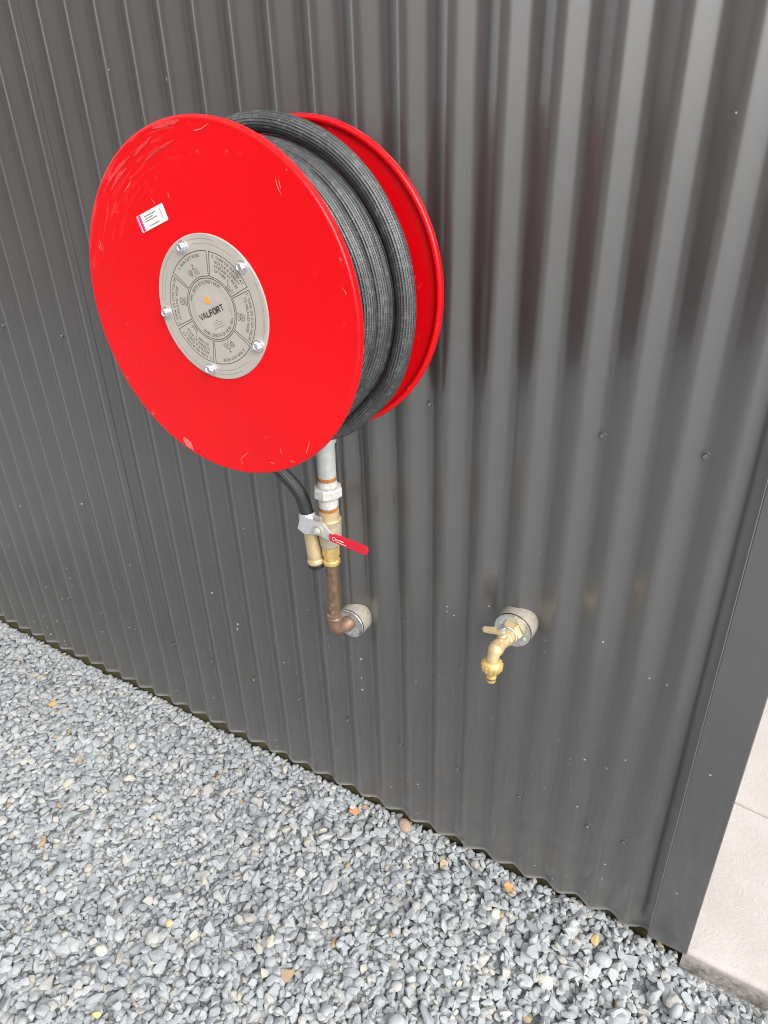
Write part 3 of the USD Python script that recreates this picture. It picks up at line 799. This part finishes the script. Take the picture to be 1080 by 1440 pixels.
obj('rubber_tip', lathe([(0, .095), (.0160, .0952), (.0168, .099), (.0160, .104), (.009, .105), (.008, .100), (0, .100)], NT, ax, 36), M_GASKET, reel, smooth=40)

# instruction plate with its bolts and print
PC = on_reel([0, FY, 0])


def on_plate(p, h=0.0):
    """Plate coordinates (x right, z up, seen from the front) to world, h above the disc's face."""
    p = np.asarray(p, float)
    return on_reel(np.stack([p[:, 0] + .0026, FY - h + 0 * p[:, 0], p[:, 1] + .0056], -1))


RP = 0.1000
K = RP / 0.10615                      # measured radii are scaled by this
plate = obj('instruction_plate', (lambda m: m)(rlathe([(0, -FY + .0002), (.02, -FY + .0016), (RP - .001, -FY + .0016), (RP, -FY + .0010), (RP, -FY - .0005)], 96)), M_LABELPLATE, reel, smooth=30)
# shift the plate to its measured centre
pm = UsdGeom.Mesh(stage.GetPrimAtPath(plate)); pts = np.array(pm.GetPointsAttr().Get()) + np.array([.0026, 0, .0056], np.float32)
pm.GetPointsAttr().Set(Vt.Vec3fArray.FromNumpy(pts.astype(np.float32)))

H0 = .0016


def print_mesh(polys, h=H0, th=.00025):
    out = []
    for g in polys:
        for q in getattr(g, 'geoms', [g]):
            if q.is_empty or q.area < 1e-9: continue
            m = trimesh.creation.extrude_polygon(q, th, engine='earcut')
            v = m.vertices; m.vertices = on_plate(v[:, :2], h + v[:, 2] - .00008)
            out.append(m)
    return cat(out)


_glyph = {}


def glyph(ch, bold):
    if (ch, bold) not in _glyph:
        m = meshkit.text_mesh(ch, 1.0, .1, bold); lo, hi = m.bounds; m.apply_translation([-lo[0], 0, 0]); _glyph[ch, bold] = (m, hi[0] - lo[0])
    return _glyph[ch, bold]


def arc_text(text, r, a_mid, h, outward=True, bold=True, gap=.16, squeeze=1.0):
    """Lettering round a circle; outward: tops away from the centre, read clockwise; else tops towards the centre, read anticlockwise. a_mid in degrees."""
    adv = [(glyph(c, bold)[1] * squeeze if c != ' ' else .32) + gap for c in text]
    tot = sum(adv) * h; s = -tot / 2; out = []
    for c, a in zip(text, adv):
        mid = s + (a - gap) * h / 2
        if c != ' ':
            m, w = glyph(c, bold); m = m.copy(); v = m.vertices * [h * squeeze, h, .0025]
            v[:, 0] -= w * h * squeeze / 2
            if outward:
                th = math.radians(a_mid) - mid / r; up, rt = np.array([math.cos(th), math.sin(th)]), np.array([math.sin(th), -math.cos(th)]); base = up * r
            else:
                th = math.radians(a_mid) + mid / r; out_ = np.array([math.cos(th), math.sin(th)]); up, rt = -out_, np.array([-math.sin(th), math.cos(th)]); base = out_ * r
            xy = base + v[:, :1] * rt + v[:, 1:2] * up
            m.vertices = on_plate(xy, H0 + v[:, 2] - .00008); out.append(m)
        s += a * h
    return out


def line_text(text, at_, ang, h, bold=True, gap=.15):
    adv = [(glyph(c, bold)[1] if c != ' ' else .3) + gap - (.24 if text[k:k + 2] == 'VA' else 0) for k, c in enumerate(text)]
    s = -sum(adv) * h / 2; out = []; ca, sa = math.cos(math.radians(ang)), math.sin(math.radians(ang))
    for c, a in zip(text, adv):
        if c != ' ':
            m = glyph(c, bold)[0].copy(); v = m.vertices * [h, h, .0025]; v[:, 0] += s; v[:, 1] -= h / 2
            m.vertices = on_plate(np.stack([at_[0] + v[:, 0] * ca - v[:, 1] * sa, at_[1] + v[:, 0] * sa + v[:, 1] * ca], 1), H0 + v[:, 2] - .00008); out.append(m)
        s += a * h
    return out


pl = lambda r, a: (r * K * math.cos(math.radians(a)), r * K * math.sin(math.radians(a)))
arcpts = lambda r, a, b, n=24: [pl(r, t) for t in np.linspace(a, b, n)]
LW = .00056
divs = [86, 26, -34, -95, -154.5, -213]
lines = [Point(0, 0).buffer(.0447 * K, 64).exterior.buffer(LW)]
for a, b in zip(divs, divs[1:] + [86 - 360]):
    a, b = a - 1.6, b + 1.6
    ring = arcpts(.0825, a, b) + arcpts(.0475, b, a)
    lines.append(Polygon(ring).exterior.buffer(LW * .9, join_style=2))
obj('printed_lines', print_mesh(lines), M_INK, plate)
txt = []
T = .0041 * K
for rot in (0, 180):
    txt += arc_text('1. TURN ON STOP VALVE', .0745 * K, -4 + rot, T, squeeze=.92)
    txt += arc_text('TO RELEASE HOSE', .0675 * K, -2 + rot, T, squeeze=.92)
    txt += arc_text('2. RUN OUT HOSE', .0745 * K, 117 + rot, T, squeeze=.95)
    txt += arc_text('3. TURN ON WATER AT', .0750 * K, 56 + rot, T * .97, squeeze=.95)
    txt += arc_text('NOZZLE & DIRECT', .0685 * K, 55 + rot, T * .97, squeeze=.95)
    txt += arc_text('STREAM AT BASE', .0622 * K, 54 + rot, T * .97, squeeze=.95)
    txt += arc_text('OF FIRE', .0560 * K, 64 + rot, T * .97, squeeze=.95)
    txt += arc_text('NOM. LENGTH OF HOSE: 36m', .0415 * K, -67 + rot, .0041 * K, outward=False, squeeze=.92)
txt += line_text('VALFORT', (-.001, -.0045), 23.6, .0088 * K, gap=.13)
obj('lettering', cat(txt), M_INK, plate)


# line drawings in the segments and lines of print too small to read
def stroke(ps, w=.0005): return LineString(ps).buffer(w)


def pict(a, rot, kind):
    r_, c = .0575 * K, math.radians(a + rot)
    up = np.array([math.cos(c), math.sin(c)]); rt = np.array([up[1], -up[0]])
    P_ = lambda x, y: tuple(up * (r_ + y * .001) + rt * x * .001)
    out = []
    if kind == 'valve':
        out += [Polygon([P_(5 * math.cos(t), 1 + 4.2 * math.sin(t)) for t in np.linspace(0, 6.28, 24)]).exterior.buffer(.0005)]
        out += [stroke([P_(4 * math.cos(t), 1 + 3.5 * math.sin(t)), P_(-4 * math.cos(t), 1 - 3.5 * math.sin(t))], .0003) for t in (.3, 1.4, 2.4)]
        out += [stroke([P_(-2, -2), P_(-5, -7), P_(-1, -7), P_(2, -2)]), stroke([P_(3, -2), P_(6, -6), P_(2, -7)])]
    elif kind == 'run':
        out += [Polygon([P_(4 + 1.5 * math.cos(t), 8 + 1.5 * math.sin(t)) for t in np.linspace(0, 6.28, 14)])]
        out += [stroke([P_(4, 6), P_(3, 0), P_(6, -6)]), stroke([P_(3, 0), P_(0, -7)]), stroke([P_(4, 5), P_(-1, 3), P_(-5, -6)])]
        out += [Polygon([P_(-6 + 2.8 * math.cos(t), 1 + 3.6 * math.sin(t)) for t in np.linspace(0, 6.28, 20)]).exterior.buffer(.0005), stroke([P_(-6, 4), P_(-6, -2)], .0003), stroke([P_(-8, 1), P_(-4, 1)], .0003)]
        out += [stroke([P_(5 + k, 3), P_(8 + k, -6)], .0003) for k in (0, 1.4, 2.8)]
    else:
        out += [stroke([P_(-6, 2), P_(-5, -1), P_(-1, -3), P_(-1, -8), P_(5, -8)]), stroke([P_(-1, -5), P_(4, -4), P_(5, -7)]), stroke([P_(6, -8), P_(8, -2), P_(9, -7), P_(11, -4)], .0004)]
    return out


pic = []
for rot in (0, 180): pic += pict(-6, rot, 'valve') + pict(118, rot, 'run') + pict(44, rot, 'fire')


def greek(r, a, b, w, seed, out=None):
    """A line of print too fine to read, along an arc."""
    rr = np.random.default_rng(seed); out = []; t = a
    s = 1 if b > a else -1
    while (b - t) * s > 0:
        l = rr.uniform(.6, 2.4) * s * .05 / r; out.append(LineString(arcpts(r, t, t + l, 4)).buffer(w, cap_style=2)); t += l + rr.uniform(.35, .8) * s * .05 / r
    return out


fine = []
for k, (r, a, b) in enumerate([(.099, 108, 80), (.0925, 106, 58), (.099, 178, 128), (.0925, 176, 150), (.099, 28, -20), (.099, -62, -92), (.0925, -52, -90), (.0985, -112, -158), (.0965, 8, -18)]):
    fine += greek(r, a, b, .00032, k)
for k, (r, a, b) in enumerate([(.036, 150, 100), (.038, 60, -10), (.0345, 55, 0), (.036, -150, -100), (.0385, 215, 165), (.0345, 210, 170), (.036, -40, -95)]):
    fine += greek(r, a, b, .0003, 50 + k)
ca, sa = math.cos(math.radians(23.6)), math.sin(math.radians(23.6))
for k, (w, dy) in enumerate([(.006, -.0165), (.018, -.0195), (.015, -.0228), (.020, -.0262)]):
    rr = np.random.default_rng(80 + k); x = -w / 2
    while x < w / 2:
        l = rr.uniform(.0012, .0035); p0, p1 = (.007 * 0 + x * ca - dy * sa, x * sa + dy * ca), ((x + l) * ca - dy * sa, (x + l) * sa + dy * ca)
        fine.append(LineString([p0, p1]).buffer(.00042, cap_style=2)); x += l + .0007
obj('pictogram_print', print_mesh(pic), M_INKG, plate, kind='stuff')
obj('fine_print', print_mesh(fine), M_INKG, plate, kind='stuff')
lx, ly = pl(.0135, 120)
sh = [(-4.2, 2.0), (-1.0, 3.2), (0.6, 4.6), (3.6, 4.4), (4.2, .8), (3.2, -3.2), (.4, -4.8), (-3.0, -2.4), (-4.3, -.4)]
obj('shield_emblem', print_mesh([Polygon([(lx + (x * ca - y * sa) * .00105, ly + (x * sa + y * ca) * .00105) for x, y in sh])]), M_ORANGE, plate)
for a in (115.5, 44.0, -28.0, -100.5, -171.5):
    x, z = pl(.0945, a)
    at0 = on_plate(np.array([[x, z]]), H0)[0]; axd = RT @ np.array([0, -1.0, 0])
    wash = lathe([(0, 0), (.0088, 0), (.0090, .0008), (.0086, .0018), (.0070, .0022), (0, .0022)], at0, axd, 24)
    hx = lathe([(.0064, .0020), (.0064, .0066), (.0054, .0078), (.0040, .0078), (.0034, .0068), (0, .0066)], (0, 0, 0), (0, 0, 1), facets=6)
    hx.apply_transform(trimesh.transformations.rotation_matrix(rng.random() * 6, [0, 0, 1])); hx.vertices = hx.vertices @ frame(axd) + at0
    obj('bolt', cat(wash, hx), M_CHROME, plate, smooth=25)

# inspection sticker: white with a magenta edge and scalloped print
SA = math.radians(20.5)
sc = np.array([-.0904, .1143])
sx, sz_ = np.array([math.cos(SA), math.sin(SA)]), np.array([-math.sin(SA), math.cos(SA)])
S_ = lambda x, y: tuple(sc + np.array([x, y]) @ np.stack([sx, sz_]))
rect = lambda x0, x1, y0, y1: Polygon([S_(x0, y0), S_(x1, y0), S_(x1, y1), S_(x0, y1)])
SW, SH = .0292, .0112
stk = obj('inspection_sticker', print_mesh([Polygon(list(rect(-SW, SW, -SH, SH).buffer(-.002).buffer(.002).exterior.coords))], .0003, .0004), M_WHITE, reel)
obj('magenta_band', print_mesh([rect(-SW + .0004, -SW + .0022, -SH + .0004, SH - .0004), rect(-SW + .0040, -SW + .0085, -SH + .0004, SH - .0004)] + [Polygon([S_(-SW + .0084, -SH + .0006 + k * .0036), S_(-SW + .0105, -SH + .0020 + k * .0036), S_(-SW + .0084, -SH + .0036 + k * .0036)]) for k in range(6)], .0007, .00015), M_PINK, stk)
gl = []
for k, (x0, x1, y) in enumerate([(-.013, .012, .0062), (-.013, .004, .0030), (-.013, .012, .0000), (-.008, .012, -.0072)]):
    rr = np.random.default_rng(k + 300); x = x0
    while x < x1:
        l = rr.uniform(.001, .004); gl.append(rect(x, min(x + l, x1), y - .0007, y + .0006)); x += l + .0007
gl.append(rect(.0205, .0212, -.007, .007))
obj('sticker_print', print_mesh(gl, .0007, .00015), M_INKG, stk)

# scuffs and scratches in the front disc's paint
M_SCUFF = plain('scuffed_red', (0.72, 0.13, 0.13), 0.6, 0.0, 0.3, 300, 0.0002)
M_SMEAR = plain('rubbed_red', (0.66, 0.030, 0.036), 0.55, 0.0, 0.3, 200, 0.0001)
SCUFFS = {'a': [(0.0355, 0.2339), (0.0227, 0.2279), (0.0081, 0.2257), (0.0149, 0.2303), (0.0167, 0.2334)], 'b': [(-0.0844, 0.1454), (-0.0821, 0.1437), (-0.0779, 0.1385)], 'c': [(-0.0507, 0.1534), (-0.0496, 0.1464)], 'd': [(0.2208, 0.0536), (0.2268, 0.049), (0.2277, 0.0456), (0.2255, 0.0429), (0.2234, 0.0435)], 'e': [(0.132, 0.1745), (0.1342, 0.1651), (0.1396, 0.155)], 'f': [(0.1362, 0.173), (0.1393, 0.1621)], 'g': [(-0.0943, -0.2067), (-0.0816, -0.2128), (-0.0778, -0.2244), (-0.0909, -0.2209), (-0.0967, -0.2109)], 'h': [(0.0377, -0.2054), (0.0217, -0.2194), (0.0245, -0.2296)], 'i': [(0.1468, -0.185), (0.1561, -0.1633)], 'j': [(0.1006, -0.1867), (0.1024, -0.1942)], 'k': [(0.079, -0.213), (0.087, -0.2136)], 'l': [(0.1171, -0.2025), (0.1248, -0.2031)], 'm': [(0.1491, 0.1847), (0.151, 0.1825)], 'n': [(-0.2044, 0.085), (-0.2037, 0.0721)], 'o': [(-0.1337, 0.1522), (-0.1247, 0.1596), (-0.1172, 0.1668)], 'p': [(-0.1676, 0.1587), (-0.1558, 0.1697), (-0.1315, 0.186), (-0.1121, 0.1965)], 'q': [(-0.1605, 0.1533), (-0.1448, 0.1681), (-0.1213, 0.1826)], 'r': [(-0.0616, 0.2297), (-0.0378, 0.2342), (-0.0124, 0.2377)], 's': [(-0.104, 0.1966), (-0.0847, 0.2092), (-0.0652, 0.2199)], 't': [(-0.0905, 0.1864), (-0.0686, 0.2001), (-0.0432, 0.21), (-0.0269, 0.2156)], 'u': [(-0.0751, 0.195), (-0.0545, 0.2051), (-0.0385, 0.2083)]}
WIDE = dict(p=.0030, q=.0022, r=.0042, s=.0024, t=.0016, u=.0012, g=.0)
sr_ = np.random.default_rng(11)
for k, line in SCUFFS.items():
    w = WIDE.get(k, .0009)
    if k == 'g': shp = [Polygon(line).buffer(.001)]
    else:
        ln = LineString(line); n = max(4, int(ln.length / .004)); pts = [np.array(ln.interpolate(t, normalized=True).coords[0]) for t in np.linspace(0, 1, n)]
        nr = np.array(line[-1]) - np.array(line[0]); nr = np.array([-nr[1], nr[0]]) / np.hypot(*nr)
        prof_ = np.sin(np.linspace(.15, 3.0, n)) ** .6 * w
        up = [tuple(p + nr * a * sr_.uniform(.5, 1.1)) for p, a in zip(pts, prof_)]; dn = [tuple(p - nr * a * sr_.uniform(.5, 1.1)) for p, a in zip(pts, prof_)]
        shp = [Polygon(up + dn[::-1]).buffer(0)]
    ms_ = []
    for g in shp:
        for q in getattr(g, 'geoms', [g]):
            m = trimesh.creation.extrude_polygon(q, .00012, engine='earcut'); v = m.vertices
            m.vertices = on_reel(np.stack([v[:, 0], FY - v[:, 2] + .00004, v[:, 1]], -1)); ms_.append(m)
    obj('paint_scratch', cat(ms_), M_SMEAR if k in 'pqrstu' else M_SCUFF, '/World/hose_reel/front_disc')

# bracket that carries the reel on the wall (seen only past its edges)
obj('axle', cat(lathe([(0, 0), (.022, 0), (.022, .07), (0, .07)], on_reel([0, .118, 0]) + [0, .05, 0], (0, -1, 0), 30)), M_GALV, reel, smooth=40)
obj('wall_bracket', cat(box((-.70, -.016, 1.20), (-.58, -.0095, 1.48), .002), box((-.662, -.075, 1.325), (-.616, -.016, 1.352), .003)), M_RED, reel)

# ------------------------------------------------------------------ supply pipe with valve
PX0, PX1 = np.array([-.6505, -.065, .598]), np.array([-.6405, -.065, 1.02])
pd = (PX1 - PX0) / (PX1[2] - PX0[2])
ap = lambda z: PX0 + pd * (z - PX0[2])
pipe = thing('supply_pipe', 'copper and galvanised supply pipe with brass stop valve under the hose reel', 'water pipe', tuple(ap(.597)))


def along(profile, z, n=40, facets=None, turn_=0.0):
    m = lathe(profile, (0, 0, 0), (0, 0, 1), n, facets)
    if turn_: m.apply_transform(trimesh.transformations.rotation_matrix(turn_, [0, 0, 1]))
    v = m.vertices; m.vertices = ap(z) + v[:, 2:3] * pd + v * [1, 1, 0]
    return m


obj('galvanised_pipe', along([(0, 0), (.0172, 0), (.0178, .003), (.0178, .072), (.0205, .0725), (.0210, .075), (.0210, .118), (.0180, .120), (.0180, .37), (0, .37)], .972), M_GALV, pipe, smooth=40)
obj('thread_ring', along([(.012, 0), (.0182, 0), (.0188, .003), (.0182, .007), (.012, .007)], .966), M_RUST, pipe, smooth=40)
obj('union', cat(along([(0, 0), (.0185, 0), (.0195, .002), (.0195, .020), (.0212, .022)], .907), along([(.018, .0), (.0262, .0), (.0285, .003), (.0285, .018), (.0262, .021), (.0195, .0225)], .930, facets=8, turn_=.3),
                 along([(.0200, 0), (.0188, .004), (.0182, .012), (.0, .012)], .9535)), M_GALV2, pipe, smooth=28)
obj('thread_ring', along([(.012, 0), (.0190, 0), (.0196, .003), (.0190, .006), (.012, .006)], .9005), M_RUST, pipe, smooth=40)
obj('valve_socket', along([(.0, .0), (.0232, 0), (.0240, .002), (.0240, .005), (.0222, .0065), (.0205, .009), (.0200, .0255), (.0175, .027), (0, .027)], .8735), M_BRASS, pipe, smooth=35)
obj('valve_body', cat(along([(0, 0), (.0170, 0), (.0205, .004), (.0215, .010), (.0232, .026), (.0238, .034), (.0236, .050), (.0228, .0515), (.0228, .0535), (.0238, .0545), (.0238, .0600), (0, .0600)], .8140),
                      lathe([(0, 0), (.012, 0), (.012, .022), (.0105, .024), (.0105, .030), (0, .030)], ap(.869) + [-.001, -.008, 0], (0, -1, 0), 28)), M_BRASSN, pipe, smooth=35)
obj('pipe_nut', cat(along([(0, 0), (.0158, 0), (.0162, .016), (.0185, .018), (.0185, .036), (.0165, .038), (0, .038)], .778, facets=8, turn_=.2), along([(0, 0), (.0168, 0), (.0182, .002), (.0182, .009), (.0165, .011), (0, .011)], .7725)), M_BRASSB, pipe, smooth=25)
cp = np.vstack([[ap(z) for z in np.linspace(.776, .630, 12)]])
m, _ = tube(cp, .0124, 28); obj('copper_pipe', m, M_COPPER, pipe, smooth=40)
# elbow: socket ring, bend, then back to the wall
E0 = ap(.640); E1 = ap(.604)
WF = np.array([-.6345, 0, .5965])
bend_pts = spline([E0, ap(.622), ap(.604) + [0.0008, .004, -.0015], ap(.598) + [.0045, .016, -.002], (WF[0] - .006, -.036, WF[2] - .001), (WF[0] - .002, -.026, WF[2]), (WF[0], -.012, WF[2])], 40)
rad = np.interp(np.linspace(0, 1, 40), [0, .12, .2, .5, .66, .7, .82, .86, 1], [.0145, .0145, .0142, .0152, .0150, .0165, .0165, .0138, .0138])
m, _ = tube(bend_pts, rad, 28); obj('elbow', cat(m, along([(.012, 0), (.0150, 0), (.0168, .002), (.0168, .006), (.0150, .008), (.0150, .010), (.0162, .0115), (.0160, .015), (.0122, .016)], .6275)), M_COPPER2, pipe, smooth=40)


def flange(c, r, ycol, face_mat, parent, lip=True):
    n = 72; t = np.arange(n) * 2 * np.pi / n
    ring = np.stack([c[0] + r * np.cos(t), 0 * t, c[2] + r * np.sin(t)], -1)
    back, front = ring.copy(), ring.copy(); back[:, 1] = wave_y(back[:, 0]) - .0005; front[:, 1] = -ycol + .002
    mid = ring.copy(); mid[:, 1] = -ycol + .0015
    inn = (ring - [c[0], 0, c[2]]) * [.975, 0, .975] + [c[0], -ycol, c[2]]
    v = np.vstack([back, mid, inn]); q = []
    for k in range(2):
        for j in range(n): q.append([k * n + j, (k + 1) * n + j, (k + 1) * n + (j + 1) % n, k * n + (j + 1) % n])
    obj('wall_sleeve', (v, np.array(q)[:, ::-1]), M_COLLAR, parent, smooth=30)
    ctr = (c[0], -ycol, c[2])
    obj('gasket', lathe([(r * .9, -.0015), (r * 1.0, -.0012), (r * 1.0, .0010), (r * .9, .0012)], ctr, (0, -1, 0), 60), M_GASKET, parent, smooth=30)
    obj('flange', lathe([(0, -.002), (r * .88, -.002), (r * .92, .0012), (r * .955, .0030), (r * .975, .0022), (r * .985, .0005)] if lip else [(0, .0012), (r * .93, .0012), (r * .97, .0022), (r * .985, .0004)], ctr, (0, -1, 0), 60), face_mat, parent, smooth=30)


flange(WF + [0, 0, 0], .0350, .030, M_CHROME2, pipe)
# lever, nut and red sleeve
ly0 = -.1005
obj('lever_plate', prism_y(Polygon([(-.6877, .8882), (-.6347, .8867), (-.6185, .8722), (-.600, .867), (-.600, .857), (-.6207, .8530), (-.6447, .8579), (-.6660, .8545), (-.6819, .8508), (-.6976, .8591)]).buffer(-.002).buffer(.002), ly0, ly0 + .003), M_PLATE, pipe)
nutc = np.array([-.6468, ly0, .8695])
nut = lathe([(0, 0), (.0085, 0), (.0085, .0015), (.0070, .0016), (.0070, .0070), (.0058, .0082), (.0036, .0082), (.0036, .0105), (0, .0112)], nutc, (0, -1, 0), facets=12)
obj('lever_nut', nut, M_GALV, pipe, smooth=25)
slv = Polygon([(-.6195, .8690), (-.6185, .8545), (-.5395, .8455), (-.5348, .8485), (-.5325, .8560), (-.5338, .8620), (-.5378, .8640), (-.6047, .8708)]).buffer(-.0015).buffer(.0015)
sl_ = cat(prism_y(slv.buffer(-.0012), ly0 - .0030, ly0 + .0034), prism_y(slv, ly0 - .0020, ly0 + .0026))
sleeve = obj('lever_sleeve', sl_, M_RED_SLEEVE, pipe)
mk = [Point(-.6075, .8622).buffer(.0036).exterior.buffer(.0005), Polygon([(-.6030, .8630), (-.5930, .8618), (-.5930, .8605), (-.6030, .8615)]), Polygon([(-.5945, .8640), (-.5905, .8610), (-.5900, .8632), (-.5850, .8608), (-.5855, .8597), (-.5945, .8606)]), Polygon([(-.6025, .8580), (-.5800, .8552), (-.5800, .8540), (-.6025, .8568)])]
obj('printed_mark', cat([prism_y(q, ly0 - .00315, ly0 - .0029) for q in mk]), M_WHITE, sleeve)
# nozzle holder: ring round the hose end and an arm to the pipe
hc = np.array([-.6848, -.080, .876])
ring_ = lathe([(.0138, 0), (.0178, 0), (.0182, .003), (.0172, .011), (.0150, .014), (.0138, .012), (.0138, 0)], hc, (-.1, 0, 1), 32)
obj('nozzle_holder', cat(ring_, box((-.675, -.082, .880), (-.648, -.066, .884), .001), box((-.668, -.086, .874), (-.648, -.084, .890), .0005)), M_PLATE, pipe, smooth=30)

# ------------------------------------------------------------------ garden tap
TC = np.array([-.262, 0, .723])
tap = thing('garden_tap', 'small brass garden tap with lever handle and hose connector right of the reel', 'tap', tuple(TC))
flange(TC, .0370, .030, M_CHROME, tap, lip=False)
for k, (dx, dz) in enumerate([(-.024, .008), (.024, -.012), (.008, .026), (-.010, -.027)]):
    obj('flange_screw', lathe([(0, 0), (.0032, 0), (.0034, .0006), (.0026, .0014), (0, .0015)], (TC[0] + dx, -.0312, TC[2] + dz), (0, -1, 0), 14), M_GALV, tap, smooth=30)
tp = lambda s: np.array([TC[0] - .0005 + (-.006) * np.clip((s - .03) / .06, 0, 1), -s, TC[2] - .001])
td = tp(.09) - tp(.03)
obj('hex_nut', lathe([(0, 0), (.0215, 0), (.0225, .0015), (.0225, .010), (.0205, .0125), (0, .0125)], tp(.0312), td, facets=6), M_BRASS, tap, smooth=20)
obj('tap_collar', lathe([(0, 0), (.0170, 0), (.0178, .001), (.0178, .003), (.0168, .004)], tp(.0437), td, 36), M_GALV2, tap, smooth=30)
obj('tap_body', cat(lathe([(0, 0), (.0165, 0), (.0165, .013), (.0145, .016)], tp(.046), td, facets=8), lathe([(.0135, 0), (.0145, .004), (.0128, .010), (.0128, .022), (.0138, .025), (.0138, .031), (0, .032)], tp(.061), td, 36),
                    lathe([(0, 0), (.0095, 0), (.0095, .010), (.0075, .012), (.0, .012)], tp(.070) + [0, 0, .009], (0, -.12, 1), 24)), M_BRASS, tap, smooth=30)
hb = tp(.072) + [0, 0, .0225]
hnd = Polygon([(-.034, -.0056), (-.010, -.0075), (.004, -.0085), (.0095, -.004), (.0095, .004), (.004, .0085), (-.010, .0075), (-.034, .0056), (-.0365, 0)]).buffer(-.002).buffer(.002)
m = prism_z(hnd, 0, .0052); m2 = prism_z(hnd.buffer(-.0012), -.0008, .0060)
for q in (m, m2):
    q.apply_transform(trimesh.transformations.rotation_matrix(.22, [0, 0, 1])); q.apply_transform(trimesh.transformations.rotation_matrix(-.06, [0, 1, 0])); q.apply_translation(hb)
obj('tap_handle', cat(m, m2), M_BRASS, tap)
obj('handle_screw', lathe([(0, 0), (.0066, 0), (.0066, .002), (.0058, .0048), (.0030, .0060), (0, .0062)], hb + [0, 0, .0052], (0, 0, 1), 20), M_CHROME, tap, smooth=35)
sp = spline([tp(.088), tp(.096) + [0, 0, -.002], tp(.103) + [-.0005, 0, -.010], tp(.105) + [-.001, 0, -.024]], 30)
m, _ = tube(sp, np.interp(np.linspace(0, 1, 30), [0, .1, .14, .2, .5, 1], [.0128, .0128, .0145, .0145, .0112, .0112]), 28); obj('spout', m, M_BRASS, tap, smooth=40)
cb = sp[-1] + [0, 0, .006]
prof = [(0, 0), (.0112, 0), (.0165, -.003), (.0190, -.008), (.0195, -.014), (.0180, -.021), (.0130, -.028), (.0095, -.031), (.0, -.031)]
body = lathe(prof, cb, (0, 0, 1), 40)
ribs = []
for k in range(14):
    a = k * 2 * math.pi / 14; b_ = box((.0170, -.0014, -.020), (.0201, .0014, -.007), .0007); b_.apply_transform(trimesh.transformations.rotation_matrix(a, [0, 0, 1])); b_.apply_translation(cb); ribs.append(b_)
cn = obj('hose_connector', cat(body, *ribs), M_BRASSB, tap, smooth=35)
obj('connector_tail', lathe([(0, -.030), (.0088, -.030), (.0088, -.033), (.0074, -.035), (.0074, -.037), (.0092, -.038), (.0092, -.041), (.0070, -.042), (.0070, -.045), (.0082, -.0455), (.0082, -.050), (.0070, -.051), (.005, -.051), (.004, -.045), (0, -.045)], cb, (0, 0, 1), 28), M_BRASSB, cn, smooth=30)
obj('o_ring', lathe([(.0068, -.0422), (.0078, -.0424), (.0080, -.0436), (.0078, -.0448), (.0068, -.0450)], cb, (0, 0, 1), 28), M_GASKET, cn, smooth=True)
